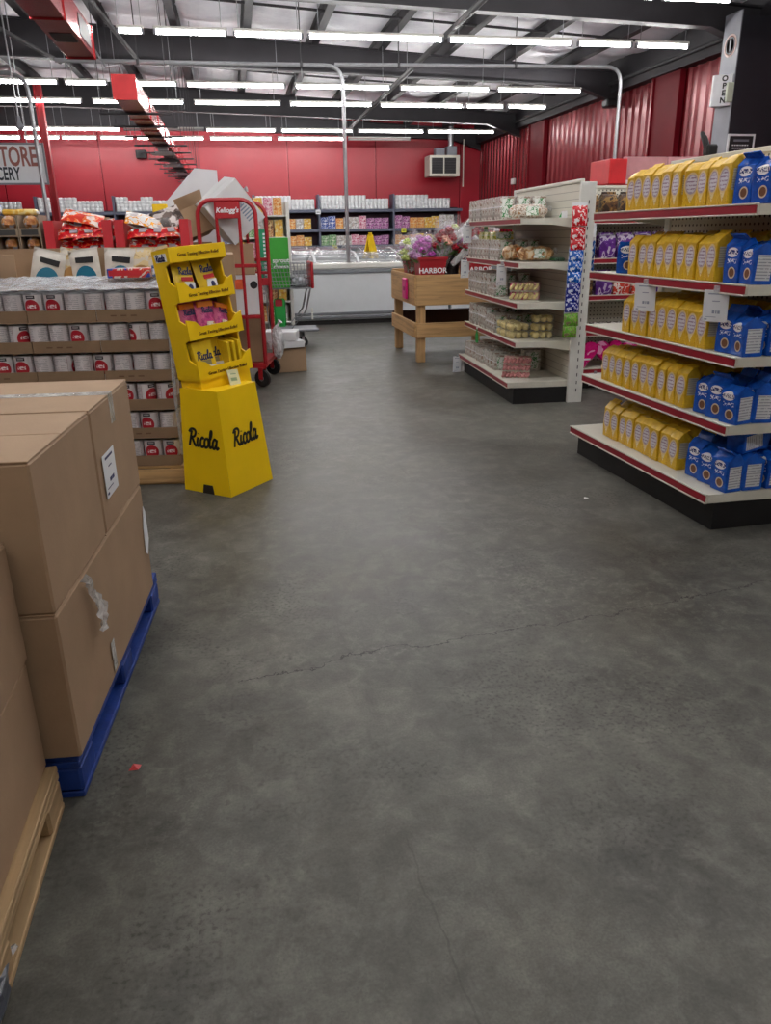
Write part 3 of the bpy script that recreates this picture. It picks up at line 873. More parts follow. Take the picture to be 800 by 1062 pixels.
# ---- price cards
def price_card(label, loc, rz, w=0.12, h=0.17, tilt=0.0, cat='price card', cap=True):
    o = thing('price_card', label, cat, loc, rot=(tilt, 0, rz))
    mb = MB(); mb.box(-w / 2, w / 2, -0.0015, 0.0015, -h, 0); mb.part('card', paper, o)
    mb = MB(); mb.cbox(-0.015, 0.015, -0.006, 0.004, -0.008, 0.022, 0.002); mb.part('clip', wrap_film, o)
    mb = MB()
    mb.box(-w * 0.32, w * 0.3, -0.0022, -0.0014, -h * 0.14, -h * 0.10)
    mb.box(-w * 0.14, w * 0.16, -0.0022, -0.0014, -h * 0.36, -h * 0.33)
    for (a, b) in ((-0.12, -0.02), (0.02, 0.07), (0.10, 0.2)):
        mb.box(w * a, w * b, -0.0022, -0.0014, -h * 0.74, -h * 0.64)
    mb.box(-w * 0.36, w * 0.05, -0.0022, -0.0014, -h * 0.86, -h * 0.84)
    mb.box(-w * 0.42, -w * 0.3, -0.0022, -0.0014, -h * 0.95, -h * 0.91)
    mb.part('print', mat('faint_ink', (150, 156, 176), 0.6), o)
    return o
price_card('white price card under second shelf below the yellow cookie bags', fRG(-0.012, 0.86, ZS[3] - 0.03), RG_A - PI / 2 + 0.55, 0.13, 0.16, 0.08)
price_card('white price card under second shelf beside the blue cookie bags', fRG(-0.012, 0.20, ZS[3] - 0.03), RG_A - PI / 2 + 0.55, 0.125, 0.155, 0.08)
price_card('white price card on the pegboard gondola behind the clip strip', fEG(-0.02, 1.16, 1.56), 0.1, 0.17, 0.17)

# ---- red cabinet with pink header behind the cookie gondola
o = thing('red_cabinet', 'red cabinet with pale pink header beyond the cookie gondola', 'cabinet', (4.36, 9.0, 0))
mb = MB(); mb.cbox(0, 1.9, 0, 0.5, 0.0, 2.0, 0.01); mb.part('body', red_steel, o)
mb = MB(); mb.cbox(0, 0.22, -0.02, 0.5, 2.0, 2.27, 0.008); mb.part('end_box', mat('bright_red', (214, 38, 44), 0.5), o)
for k in range(3):
    mb = MB(); mb.cbox(0.235 + k * 0.56, 0.78 + k * 0.56, 0.1, 0.14, 2.05, 2.30, 0.006, M=Matrix.Rotation(0, 4, 'X')); mb.part('header_panel', mat('pale_pink_panel', (206, 148, 152), 0.6), o, label='pale pink header panel')
mb = MB(); mb.box(0.24, 1.9, 0.09, 0.098, 2.0, 2.05); mb.part('header_rail', paper, o)
o = thing('tape_gun', 'black handheld object on top of the cookie gondola', 'tool', fRG(0.40, 0.72, 1.84))
mb = MB(); mb.cbox(-0.02, 0.05, -0.03, 0.03, 0, 0.06, 0.01); mb.part('body', rubber, o)
mb = MB(); mb.tube([(0, 0, 0.03), (-0.01, 0.04, 0.10), (-0.01, 0.07, 0.13)], [0.02, 0.018, 0.012], 8); mb.part('handle', rubber, o, True)
o.location = fRG(0.53, 1.22, 1.912)

# ---- bakery gondola goods
clam_m = printmat('bakery_box', [(158, 150, 140), (186, 182, 174), (206, 204, 198), (150, 128, 112)], 17)
clam_lab = printmat('bakery_green_label', [(228, 230, 226), (212, 220, 212), (70, 140, 84), (228, 230, 226)], 26)
tan_m = printmat('tan_bread', [(150, 104, 66), (186, 140, 92), (206, 168, 120), (214, 196, 168)], 22)
def clamshell(w, d, h, m=clam_m, lm=clam_lab):
    o = thing('bakery_box', 'box', 'bakery box')
    mb = MB(); mb.prism([(-w / 2, 0), (w / 2, 0), (w / 2 * 1.02, h * 0.55), (w / 2 * 0.94, h), (-w / 2 * 0.94, h), (-w / 2 * 1.02, h * 0.55)], 1, -d / 2, d / 2); mb.part('tray', m, o)
    mb = MB(); mb.cbox(-w / 2 * 1.05, w / 2 * 1.05, -d / 2 - 0.003, d / 2 + 0.003, h * 0.52, h * 0.58, 0.003); mb.part('rim', paper, o)
    mb = MB(); mb.box(-w * 0.36, w * 0.36, -d / 2 - 0.004, -d / 2 - 0.001, h * 0.12, h * 0.9); mb.part('label_print', lm, o)
    return o
box_a = Proto(lambda: clamshell(0.13, 0.10, 0.215))
box_b = Proto(lambda: clamshell(0.17, 0.15, 0.12))
sn = {0: 'bottom', 1: 'fourth', 2: 'middle', 3: 'second', 4: 'top'}
for i, z in enumerate(ZS):
    ya = {0: 0.72, 1: 0.78, 2: 0.82, 3: 0.72, 4: 0.72}[i]
    y = ya; kk = 0
    while y < 1.80:
        for xx in (0.085, 0.235, 0.385):
            if xx > 0.3 and random.random() < 0.3: continue
            lab = 'clear bakery box, %s shelf of bakery gondola, %s from the bread, %s row' % (sn[i], NTH[kk], {0.085: 'front', 0.235: 'middle', 0.385: 'back'}[xx])
            p = fMG(xx + random.uniform(-0.01, 0.01), y, z + 0.002)
            if i in (0,):
                box_b.put(p, MG_A + random.uniform(-0.1, 0.1), lab, 'clear bakery boxes', scale=(0.85, 0.7, 1.25 + random.uniform(-.1, .1)))
            else:
                box_a.put(p, MG_A + random.uniform(-0.1, 0.1), lab, 'clear bakery boxes', scale=(1, 1, {4: 0.95, 3: 0.85, 2: 0.62 if y < 1.0 else 0.95, 1: 0.78 + 0.2 * (y > 1.1)}[i]))
        y += 0.118; kk += 1
for k in range(3):
    p = fMG(0.09 + 0.16 * k, 1.2, ZS[3] + 0.2)
yb = Proto(lambda: clamshell(0.2, 0.14, 0.07, printmat('yellow_bakery', [(150, 160, 60), (220, 206, 90), (232, 226, 190)], 26), clam_lab))
for k in range(3):
    yb.put(fMG(0.12 + 0.02 * k, 0.95 + 0.27 * k, ZS[3] + 0.187), MG_A, 'flat yellow and green bakery pack lying on upper bread boxes', 'flat bakery packs')
def loaf(name, cat, L, r, m, lab_m, lumps):
    o = thing(name, 'x', cat)
    mb = MB()
    n, k = 14, 16
    path = []
    for i in range(k + 1):
        u = i / k
        rr = r * (0.30 + 0.70 * min(1, math.sin(PI * min(max(u, 0.02), 0.98)) * 2.2)) * (1 + lumps * math.sin(u * PI * 7))
        path.append((u, rr))
    vs = []; fs = []
    for (u, rr) in path:
        for j in range(n):
            a = 2 * PI * j / n
            vs.append(((u - 0.5) * L, rr * 1.05 * math.cos(a), max(0.0, r * 0.85 + rr * 0.9 * math.sin(a))))
    for i in range(k):
        for j in range(n): fs.append((i * n + j, i * n + (j + 1) % n, (i + 1) * n + (j + 1) % n, (i + 1) * n + j))
    fs += [tuple(range(n))[::-1], tuple(range(k * n, k * n + n))]
    mb.add(vs, fs)
    mb.part('wrapped_bread', m, o, True)
    mb = MB(); mb.box(-L * 0.12, L * 0.2, -r * 1.09, -r * 1.05, r * 0.35, r * 1.5); mb.part('label_print', lab_m, o)
    mb = MB(); mb.tube([(L * 0.46, 0, r), (L * 0.53, 0, r * 1.05), (L * 0.60, 0.01, r * 1.2)], [0.02, 0.006, 0.03], 8); mb.part('twisted_end', sleeve_film, o, True)
    return o
l1 = loaf('bread_loaf', 'bread', 0.36, 0.068, printmat('sliced_bread_bag', [(150, 128, 110), (196, 186, 176), (220, 214, 206), (160, 120, 84)], 40), clam_lab, 0.03)
l1.location = fMG(0.21, 0.45, ZS[4] + 0.008); l1.rotation_euler = (0, 0, MG_A + 0.05); l1['label'] = 'long bread loaf in clear printed bag on top shelf of bakery gondola'
l2 = loaf('bread_rolls', 'bread', 0.33, 0.07, tan_m, clam_lab, 0.12)
l2.location = fMG(0.24, 0.28, ZS[3] + 0.008); l2.rotation_euler = (0, 0, MG_A); l2['label'] = 'pack of brown bread rolls with white label on second shelf'
l3 = loaf('bread_rolls', 'bread', 0.20, 0.075, tan_m, printmat('orange_lab', [(226, 120, 60), (228, 170, 110)], 20), 0.15)
l3.location = fMG(0.12, 0.56, ZS[3] + 0.008); l3.rotation_euler = (0, 0, MG_A + 0.3); l3['label'] = 'short bag of round bread rolls beside the bakery boxes'
# twisted cookie trays
def cookie_tray(m_c, m_l, n=6, w=0.26, d=0.16, h=0.075):
    o = thing('cookie_tray', 'x', 'cookies')
    mb = MB(); mb.box(-w / 2, w / 2, -d / 2, d / 2, 0, 0.006)
    mb.part('tray_base', cream_paint, o)
    for k in range(n):
        x = -w / 2 + w * (k + 0.5) / n
        mb = MB(); mb.tube([(x - 0.014, -d / 2 + 0.002, 0.016), (x, -d / 2 + 0.02, h * 0.5), (x + 0.018, -d / 2 + 0.012, h - 0.01)], [0.012, 0.017, 0.012], 7)
        mb.part('cookie', m_c, o, True)
    mb = MB(); mb.cbox(-w / 2, w / 2, -d / 2 + 0.03, d / 2, 0.006, h, 0.006); mb.part('cookie_rows', m_l, o)
    return o
crm = mat('cream_cookie', (226, 208, 150), 0.6, 0, 0.12, 60)
pkm = mat('pink_cookie', (206, 140, 140), 0.6, 0, 0.15, 60)
ct1 = Proto(lambda: cookie_tray(crm, printmat('pink_tray_label', [(196, 70, 120), (226, 180, 190), (220, 200, 160)], 30)))
for k in range(2):
    ct1.put(fMG(0.17, 0.32, ZS[2] + 0.003 + 0.08 * k), MG_A - 0.45, 'tray of cream twist cookies with pink side label on the middle shelf, %s one' % ('lower', 'upper')[k])
ct2 = Proto(lambda: cookie_tray(pkm, printmat('pink_tray', [(204, 130, 134), (226, 180, 178), (226, 208, 180)], 30), 7, 0.25, 0.15, 0.062))
for k in range(3):
    ct2.put(fMG(0.10 + 0.006 * k, 0.26, ZS[0] + 0.003 + 0.065 * k), MG_A - 0.35, 'tray of pink twist cookies on the bottom shelf, %s of its stack' % ('lowest', 'middle', 'topmost')[k])
def muffins():
    o = thing('muffin_pack', 'x', 'muffins')
    for k in range(3):
        for q in range(2):
            c = TR(-0.065 + 0.065 * k, -0.035 + 0.07 * q, 0)
            mb = MB(); mb.lathe([(0.0, 0.003), (0.02, 0.003), (0.028, 0.03), (0.031, 0.038), (0.022, 0.056), (0.0, 0.062)], 10, M=c)
            mb.part('muffin', mat('muffin_cream', (224, 206, 142), 0.6, 0, 0.12, 50), o, True)
    mb = MB(); mb.cbox(-0.1, 0.1, -0.07, 0.07, 0.0, 0.072, 0.008); mb.part('clear_pack', film_mat('clear_pack', (210, 206, 200), 0.12), o)
    return o
muf = Proto(muffins)
for (xx, yy, kk) in ((0.11, 0.30, 2), (0.32, 0.24, 3), (0.10, 0.46, 2), (0.11, 0.62, 2)):
    for k in range(kk):
        muf.put(fMG(xx, yy, ZS[1] + 0.003 + 0.074 * k), MG_A + 0.05, 'clear muffin pack, %s layer of stack %s on fourth bakery shelf' % (('lowest', 'second', 'third')[k], {0.30: 'at the aisle corner', 0.24: 'nearest the clip strip', 0.46: 'second from aisle corner', 0.62: 'beside the bakery boxes'}[yy]), 'muffin packs')
bx = clamshell(0.17, 0.10, 0.20, printmat('grey_sack', [(150, 148, 140), (186, 182, 172), (200, 198, 190)], 28)); bx.location = fMG(0.36, 0.62, ZS[0] + 0.003); bx.rotation_euler = (0, 0, MG_A)
bx['label'] = 'grey printed carton at the back of the bottom bakery shelf'
o = thing('small_tag', 'small green and white card leaning on top bakery shelf', 'card', fMG(0.40, 0.10, ZS[4] + 0.003))
mb = MB(); mb.prism([(-0.03, 0), (0.05, 0), (0.05, 0.06), (0.0, 0.055)], 1, 0, 0.006); mb.part('card', paper, o)
mb = MB(); mb.prism([(-0.028, 0.004), (-0.004, 0.004), (-0.004, 0.045)], 1, -0.002, 0.0); mb.part('green_corner', green_pl, o)
o = thing('small_pack', 'dark green flat pack at near end of second bakery shelf', 'pack', fMG(0.42, 0.2, ZS[3] + 0.003))
mb = MB(); mb.cbox(-0.05, 0.05, -0.06, 0.06, 0, 0.03, 0.008); mb.part('pouch', printmat('dark_green_pack', [(40, 70, 54), (90, 120, 100), (60, 90, 70)], 40), o)
mb = MB(); mb.cbox(-0.055, -0.045, -0.06, 0.06, 0.012, 0.018, 0.002); mb.part('seal', green_pl, o)
o = thing('shelf_tag', 'bright green bottle shaped shelf tag under fourth bakery shelf', 'tag', fMG(-0.012, 1.28, ZS[1] - 0.02))
mb = MB(); mb.prism([(-0.04, -0.14), (0.04, -0.14), (0.045, -0.06), (0.015, -0.02), (0.012, 0), (-0.012, 0), (-0.015, -0.02), (-0.045, -0.06)], 0, -0.004, 0.0); mb.part('tag_card', green_pl, o)
mb = MB(); mb.cbox(-0.006, 0.004, -0.012, 0.012, 0.0, 0.02, 0.002); mb.part('clip', paper, o)
for (xx, yy, zz, lb) in ((-0.03, 1.70, ZS[4] - 0.02, 'narrow white price flag under the top bakery shelf'), (-0.03, 1.78, ZS[3] - 0.02, 'narrow white price flag at far end of second bakery shelf'),
                         (-0.03, 0.40, ZS[3] - 0.02, 'white price flag in the middle of second bakery shelf'), (-0.09, 1.82, ZS[0] - 0.02, 'white price flag at far end of bottom bakery shelf')):
    price_card(lb, fMG(xx, yy, zz), 0.15, 0.10, 0.19, 0.05)
# clip strip of small candy bags
cs = thing('clip_strip', 'hanging plastic clip strip on the bakery gondola upright', 'strip', fMG(0.50, -0.05, 0.70))
mb = MB(); mb.box(-0.02, 0.02, 0, 0.002, 0, 0.98); mb.part('strip', wrap_film, cs)
mb = MB(); mb.tube([(0, 0.001, 0.98), (0, 0.02, 1.0)], 0.006, 6); mb.part('hook', galv, cs)
def candy_bag(m):
    o = thing('candy_bag', 'x', 'candy bag')
    w, h = 0.066, 0.115
    mb = MB(); n = 8; vs = []; fs = []
    for sgn in (-1, 1):
        for a in range(n + 1):
            for b in range(n + 1):
                u, v = a / n, b / n
                t_ = sgn * 0.022 * (math.sin(PI * u) * math.sin(PI * v)) ** 0.6
                vs.append(((u - 0.5) * 2 * w, t_, (v - 1) * h))
    N = (n + 1) ** 2
    for a in range(n):
        for b in range(n):
            i = a * (n + 1) + b
            fs.append((i, i + n + 1, i + n + 2, i + 1)); fs.append((N + i, N + i + 1, N + i + n + 2, N + i + n + 1))
    mb.add(vs, fs)
    mb.part('pouch', m, o, True)
    mb = MB(); mb.box(-w, w, -0.002, 0.002, -0.004, 0.014); mb.part('top_seal', paper, o)
    return o
cbm = [printmat('candy_red', [(196, 20, 34), (214, 40, 50), (236, 226, 226)], 38, 0.25), printmat('candy_blue', [(20, 84, 176), (40, 110, 206), (220, 228, 240)], 38, 0.25),
       printmat('candy_navy', [(24, 34, 120), (44, 54, 150), (206, 212, 236)], 38, 0.25), printmat('candy_green', [(90, 150, 40), (120, 176, 60), (120, 110, 80)], 38, 0.25)]
cbp = [Proto(lambda m=m: candy_bag(m)) for m in cbm]
z = 1.70; cn = [0, 0, 0, 0]
for (c, dz, hs) in ((0, 0.165, 1.45), (0, 0.08, 1), (0, 0.1, 1), (1, 0.085, 1), (1, 0.085, 1), (1, 0.1, 1), (2, 0.075, 1), (2, 0.075, 1), (2, 0.12, 1), (3, 0.1, 1), (3, 0.1, 1)):
    nm = ('red', 'bright blue', 'navy blue', 'green')[c]
    cbp[c].put(fMG(0.49 - (1.7 - z) * 0.02, -0.075, z), MG_A + random.uniform(-.1, .1), 'small %s candy bag, %s of its colour on the hanging clip strip' % (nm, NTH[cn[c]]), '%s candy bags on clip strip' % nm, scale=(1, 1, hs), rot=(-0.12, random.uniform(-.05, .05), MG_A))
    z -= dz; cn[c] += 1
for k in range(2):
    cbp[1].put(fMG(0.69, 0.1, 1.42 - 0.16 * k), MG_A + PI / 2, 'blue candy bag hanging on back side of the bakery gondola upright', 'blue bags behind upright', scale=(1.2, 1, 1.4))

# ---- pegboard gondola goods
def pack(name, cat, w, d, h, m, seal=True):
    o = thing(name, 'x', cat)
    mb = MB(); n = 6
    vs = []; fs = []
    prof = [(0.42, 0.0), (0.5, 0.06), (0.52, 0.4), (0.5, 0.75), (0.38, 0.92), (0.08, 0.97), (0.06, 1.0)]
    for (k, z) in prof:
        kw = 0.47 + 0.03 * math.sin(PI * z)
        vs += [(-w * kw, -d * k, z * h), (0, -d * k * 1.08, z * h), (w * kw, -d * k, z * h), (w * kw * 1.02, 0, z * h), (w * kw, d * k, z * h), (0, d * k * 1.08, z * h), (-w * kw, d * k, z * h), (-w * kw * 1.02, 0, z * h)]
    for i in range(len(prof) - 1):
        for j in range(8): fs.append((i * 8 + j, i * 8 + (j + 1) % 8, i * 8 + 8 + (j + 1) % 8, i * 8 + 8 + j))
    fs += [tuple(range(8))[::-1], tuple(range((len(prof) - 1) * 8, len(prof) * 8))]
    mb.add(vs, fs); mb.part('pouch', m, o, True)
    if seal:
        mb = MB(); mb.box(-w * 0.47, w * 0.47, -0.003, 0.003, h * 0.985, h * 1.06); mb.part('top_seal', m, o)
    return o
purple = printmat('purple_pack', [(74, 22, 110), (96, 36, 136), (190, 180, 200), (84, 26, 118)], 11)
brownp = printmat('brown_pack', [(52, 36, 28), (96, 66, 42), (150, 116, 62), (60, 40, 30)], 13)
redp = printmat('red_white_pack', [(196, 40, 36), (226, 220, 214), (206, 60, 40)], 20)
greyp = printmat('grey_pack', [(60, 52, 46), (120, 108, 98), (206, 204, 200)], 40)
pp = Proto(lambda: pack('candy_pack', 'candy pack', 0.17, 0.12, 0.22, purple)); bp = Proto(lambda: pack('candy_pack', 'candy pack', 0.15, 0.10, 0.22, brownp))
rp = Proto(lambda: pack('candy_pack', 'candy pack', 0.17, 0.12, 0.2, redp)); gp = Proto(lambda: pack('candy_pack', 'candy pack', 0.14, 0.2, 0.07, greyp))
for (li, seq) in ((4, 'bbbppb'), (3, 'bppppb'), (2, 'bprrpp'), (1, 'gggggg')):
    for k, ch in enumerate(seq):
        pr_ = dict(b=bp, p=pp, r=rp, g=gp)[ch]
        nm = dict(b='brown and gold', p='purple', r='red and white', g='flat grey')[ch]
        pr_.put(fEG(0.09, 1.12 - 0.19 * k, ZS[li] + 0.003), random.uniform(-0.1, 0.1), '%s candy pack, %s from bakery gondola on %s shelf of the pegboard gondola' % (nm, NTH[k], sn[li]), 'candy packs on pegboard gondola')
heart_m = printmat('heart_pink', [(176, 16, 96), (206, 26, 116), (200, 22, 110), (226, 150, 190)], 9, 0.25)
def heart():
    o = thing('heart_box', 'x', 'candy box')
    pts = []
    for k in range(28):
        a = 2 * PI * k / 28
        pts.append((0.0085 * 16 * math.sin(a) ** 3, 0.0085 * (13 * math.cos(a) - 5 * math.cos(2 * a) - 2 * math.cos(3 * a) - math.cos(4 * a)) + 0.145))
    mb = MB(); mb.prism(pts[::-1], 1, -0.02, 0.02); mb.part('heart_lid', heart_m, o)
    mb = MB(); mb.prism([(x * 0.95, (z - 0.145) * 0.95 + 0.145) for (x, z) in pts[::-1]], 1, 0.02, 0.045); mb.part('heart_tray', mat('pink_dark', (150, 16, 80), 0.4), o)
    mb = MB(); mb.box(-0.06, 0.06, -0.022, -0.020, 0.075, 0.092); mb.part('print', paper, o)
    return o
hp = Proto(heart)
for k in range(4): hp.put(fEG(0.0 + 0.03 * (k % 2), 1.10 - 0.28 * k, ZS[0] + 0.0), 0.05, 'pink heart shaped candy box on bottom shelf, %s from the bakery gondola' % NTH[k], 'pink heart boxes', rot=(-0.12, 0, 0.05), scale=(1.12, 1, 1.05))
o = price_card('white sheet hanging below bottom shelf of the pegboard gondola', fEG(-0.07, 1.0, ZS[0] - 0.04), 0.0, 0.13, 0.12)

# ================================================================= WOODEN FLOWER TABLE
T = thing('wooden_table', 'raised pine planter table holding bouquets', 'table', (2.11, 9.18, 0))
tw, td = 1.25, 1.45
for (x, y) in ((0.02, 0.02), (tw - 0.12, 0.02), (0.02, td - 0.12), (tw - 0.12, td - 0.12)):
    mb = MB(); mb.cbox(x, x + 0.10, y, y + 0.10, 0, 0.98, 0.006); mb.part('leg', pine_z, T)
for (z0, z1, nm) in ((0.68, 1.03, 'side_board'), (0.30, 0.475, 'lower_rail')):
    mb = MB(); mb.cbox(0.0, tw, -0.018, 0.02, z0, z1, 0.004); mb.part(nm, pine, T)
    mb = MB(); mb.cbox(0.0, tw, td - 0.02, td + 0.018, z0 - 0.02, z1 + 0.02, 0.004); mb.part(nm, pine if z0 > 0.5 else mat('shaded_brown_board', (70, 44, 32), 0.8), T)  # back lower rail: shade and stain both put into the dark brown
    mb = MB(); mb.cbox(-0.018, 0.02, 0.021, td - 0.021, z0, z1, 0.004); mb.part(nm, pine_y, T)
    mb = MB(); mb.cbox(tw - 0.02, tw + 0.018, 0.021, td - 0.021, z0, z1, 0.004); mb.part(nm, pine_y, T)
for k in range(8):
    mb = MB(); mb.cbox(0.03, tw - 0.03, 0.03 + k * 0.174, 0.195 + k * 0.174, 0.86, 0.885, 0.003); mb.part('plank', pine, T)
o = thing('plastic_cover', 'hot pink plastic cover fixed on the end of the pine table', 'cover', (2.085, 9.62, 0.73))
mb = MB(); mb.cbox(-0.03, 0.0, -0.10, 0.12, 0.0, 0.25, 0.012); mb.part('shell', magenta, o)
mb = MB(); mb.cbox(-0.038, -0.03, -0.03, 0.03, 0.10, 0.15, 0.003); mb.part('latch', mat('magenta_dark', (170, 20, 96), 0.4), o)
# buckets
def bucket(label, loc, s=1.0, txt=True):
    o = thing('flower_bucket', label, 'bucket', loc, group=None)
    h = 0.33 * s; a, b = 0.13 * s, 0.165 * s
    mb = MB()
    vs = [(-a, -a, 0), (a, -a, 0), (a, a, 0), (-a, a, 0), (-b, -b, h), (b, -b, h), (b, b, h), (-b, b, h)]
    mb.add(vs, [(0, 3, 2, 1), (0, 1, 5, 4), (1, 2, 6, 5), (2, 3, 7, 6), (3, 0, 4, 7)])
    vs = [(x * 0.93, y * 0.93, z + 0.012) for (x, y, z) in vs[:4]] + [(x * 0.93, y * 0.93, z) for (x, y, z) in vs[4:]]
    mb.add(vs, [(0, 1, 2, 3), (0, 4, 5, 1), (1, 5, 6, 2), (2, 6, 7, 3), (3, 7, 4, 0)])
    mb.part('tub', red_steel, o)
    for bx_ in ((-b - .012, b + .012, -b - .012, -b + .01), (-b - .012, b + .012, b - .01, b + .012), (-b - .012, -b + .01, -b, b), (b - .01, b + .012, -b, b)):
        mb = MB(); mb.cbox(bx_[0], bx_[1], bx_[2], bx_[3], h - 0.03, h + 0.004, 0.004); mb.part('rim', red_steel, o)
    if txt: text('HARBOR', 0.085 * s, o, (1, 0, 0), (0, 0.1, 1), (0, -a - (b - a) * 0.58 - 0.004, h * 0.55), paper, bold=0.002)
    return o
bucket('red square flower bucket lettered HARBOR under the magenta bouquet', (2.335, 9.42, 0.887), 1.02)
bucket('red square flower bucket lettered HARBOR at the gondola end of the table', (2.90, 9.42, 0.887), 1.02)
bucket('red square flower bucket lettered HARBOR at the freezer corner of the table', (2.33, 10.1, 0.887), 0.95)
mb = MB()
for (nm, x, y) in (('black flower bucket standing between the two front red buckets', 2.62, 9.5), ('black flower bucket in the back row of the pine table', 2.72, 10.2)):
    o = thing('flower_bucket', nm, 'bucket', (x, y, 0.887))
    mb = MB(); mb.lathe([(0.0, 0), (0.085, 0), (0.105, 0.32), (0.112, 0.32), (0.112, 0.34), (0.098, 0.34), (0.08, 0.02), (0, 0.02)], 18); mb.part('pail', black_paint, o, True)
    mb = MB(); mb.tube([(-0.11, 0, 0.31), (-0.09, -0.08, 0.24), (0, -0.115, 0.2), (0.09, -0.08, 0.24), (0.11, 0, 0.31)], 0.005, 6); mb.part('handle', dark_steel, o, True)
leaf_m = mat('leaf_green', (84, 124, 60), 0.5, 0, 0.25, 20)
def bouquet(label, loc, lean, cols, h=0.62, r=0.19, n=20, petal=0.06):
    rot = (lean[1], lean[0], random.uniform(0, 1))
    o = thing('bouquet', label, 'bouquet', loc, rot=rot)
    mb = MB()
    for k in range(7):
        a = 2 * PI * k / 7
        mb.tube([(0.02 * math.cos(a), 0.02 * math.sin(a), 0), (0.10 * math.cos(a), 0.10 * math.sin(a), h * 0.75)], 0.006, 5)
    mb.part('stems', leaf_m, o)
    for k in range(n):
        a = k * 2.4; rr = r * math.sqrt((k + 0.5) / n) * 0.85
        z = h * (0.95 - 0.5 * (rr / r) ** 2) + random.uniform(-0.03, 0.03)
        mb = MB()
        c = Vector((rr * math.cos(a), rr * math.sin(a), z))
        for q in range(9):
            b = q * 2.4; e = q / 9
            d = Vector((math.cos(b) * (0.3 + e), math.sin(b) * (0.3 + e), 1.0 - e * 0.9)).normalized()
            pc = c + d * petal * 0.55
            M = Matrix.Translation(pc) @ d.to_track_quat('Z', 'Y').to_matrix().to_4x4()
            mb.ell((0, 0, 0), (petal * 0.55, petal * 0.34, petal * 0.6), 6, 4, M=M)
        mb.part('blossom', cols[k % len(cols)], o, True)
    mb = MB()
    for k in range(10):
        a = k * 0.63; zz = h * random.uniform(0.45, 0.75)
        d = Vector((math.cos(a), math.sin(a), 0.6)).normalized()
        M = Matrix.Translation(Vector((r * 0.6 * math.cos(a), r * 0.6 * math.sin(a), zz))) @ d.to_track_quat('Z', 'Y').to_matrix().to_4x4()
        mb.ell((0, 0, 0.04), (0.028, 0.006, 0.08), 6, 4, M=M)
    mb.part('leaves', leaf_m, o, True)
    mb = MB(); N = 22; vs = []; fs = []
    rings = 6
    for i in range(rings + 1):
        u = i / rings
        for j in range(N):
            a = 2 * PI * j / N
            rr = (0.05 + (r * 1.12 - 0.05) * u ** 0.8) * (1 + 0.10 * u * math.sin(j * 2.9 + i))
            vs.append((rr * math.cos(a), rr * math.sin(a), h * (0.12 + 0.98 * u) + 0.05 * u * math.sin(j * 1.7)))
    for i in range(rings):
        for j in range(N): fs.append((i * N + j, i * N + (j + 1) % N, (i + 1) * N + (j + 1) % N, (i + 1) * N + j))
    mb.add(vs, fs); mb.part('sleeve', sleeve_film, o, True)
    return o
mg = mat('flower_magenta', (186, 84, 176), 0.6, 0, 0.25, 40); wh = mat('flower_white', (226, 220, 224), 0.6, 0, 0.1, 40)
lp = mat('flower_lilac', (206, 160, 206), 0.6, 0, 0.2, 40); rd = mat('flower_red', (150, 14, 34), 0.5, 0, 0.25, 40); gr = mat('flower_lime', (190, 206, 120), 0.6, 0, 0.2, 40)
orr = mat('flower_peach', (214, 160, 140), 0.6, 0, 0.2, 40)
bouquet('magenta bouquet in clear sleeve in the front red bucket', (2.27, 9.46, 0.93), (-0.06, 0.05), [mg, mg, lp], 0.50, 0.16)
bouquet('dark red rose bouquet leaning from the front red bucket', (2.42, 9.36, 0.95), (0.18, 0.06), [rd, rd, rd, orr], 0.60, 0.15)
bouquet('white and lime bouquet drooping over the freezer side of the table', (2.25, 10.02, 0.93), (-0.32, 0.12), [wh, gr, wh, lp], 0.50, 0.20, 24)
bouquet('pale pink bouquet behind the freezer side bucket', (2.44, 10.22, 0.93), (-0.10, -0.1), [lp, wh, mg], 0.5, 0.16)
bouquet('small red bouquet at the freezer corner of the table', (2.31, 9.98, 0.95), (-0.12, 0.2), [rd, orr], 0.30, 0.12, 9)
bouquet('lilac bouquet in the black bucket between red ones', (2.62, 9.56, 0.92), (0.02, 0.10), [lp, mg, wh], 0.58, 0.12)
bouquet('red carnation bouquet by the bakery gondola', (2.80, 9.36, 0.93), (-0.06, 0.06), [rd, mg, rd], 0.52, 0.13)
bouquet('tall peach bouquet leaning against the bakery gondola', (2.98, 9.50, 0.93), (0.24, -0.02), [orr, wh, rd], 0.78, 0.16, 22)
bouquet('white bouquet in tall crinkled sleeve at back of the pine table', (2.72, 10.2, 0.92), (0.20, -0.05), [wh, lp, gr], 0.68, 0.18)
# long crinkled cellophane sleeves
def empty_sleeve(label, a, b, r0, r1):
    a = Vector(a); b = Vector(b); L = (b - a).length
    q = (b - a).to_track_quat('Z', 'Y')
    o = thing('flower_sleeve', label, 'sleeve', a, rot=q.to_euler())
    mb = MB(); N = 16; vs = []; fs = []
    for i in range(9):
        u = i / 8
        for j in range(N):
            t_ = 2 * PI * j / N
            rr = (r0 + (r1 - r0) * u) * (1 + 0.12 * math.sin(j * 2.3 + i * 1.1))
            vs.append((rr * math.cos(t_), rr * math.sin(t_), L * u))
    for i in range(8):
        for j in range(N): fs.append((i * N + j, i * N + (j + 1) % N, (i + 1) * N + (j + 1) % N, (i + 1) * N + j))
    mb.add(vs, fs); mb.part('film', film_mat('bright_film', (236, 238, 240), 0.6), o, True)
    mb = MB(); mb.tube([(r0, 0, 0.02), (r0 * 0.3, 0, 0.05)], 0.012, 6); mb.part('ribbon', rd, o)
    return o
empty_sleeve('long shiny cellophane sleeve slanting up over the front bouquets', (2.50, 9.30, 1.32), (2.95, 9.36, 1.70), 0.03, 0.07)
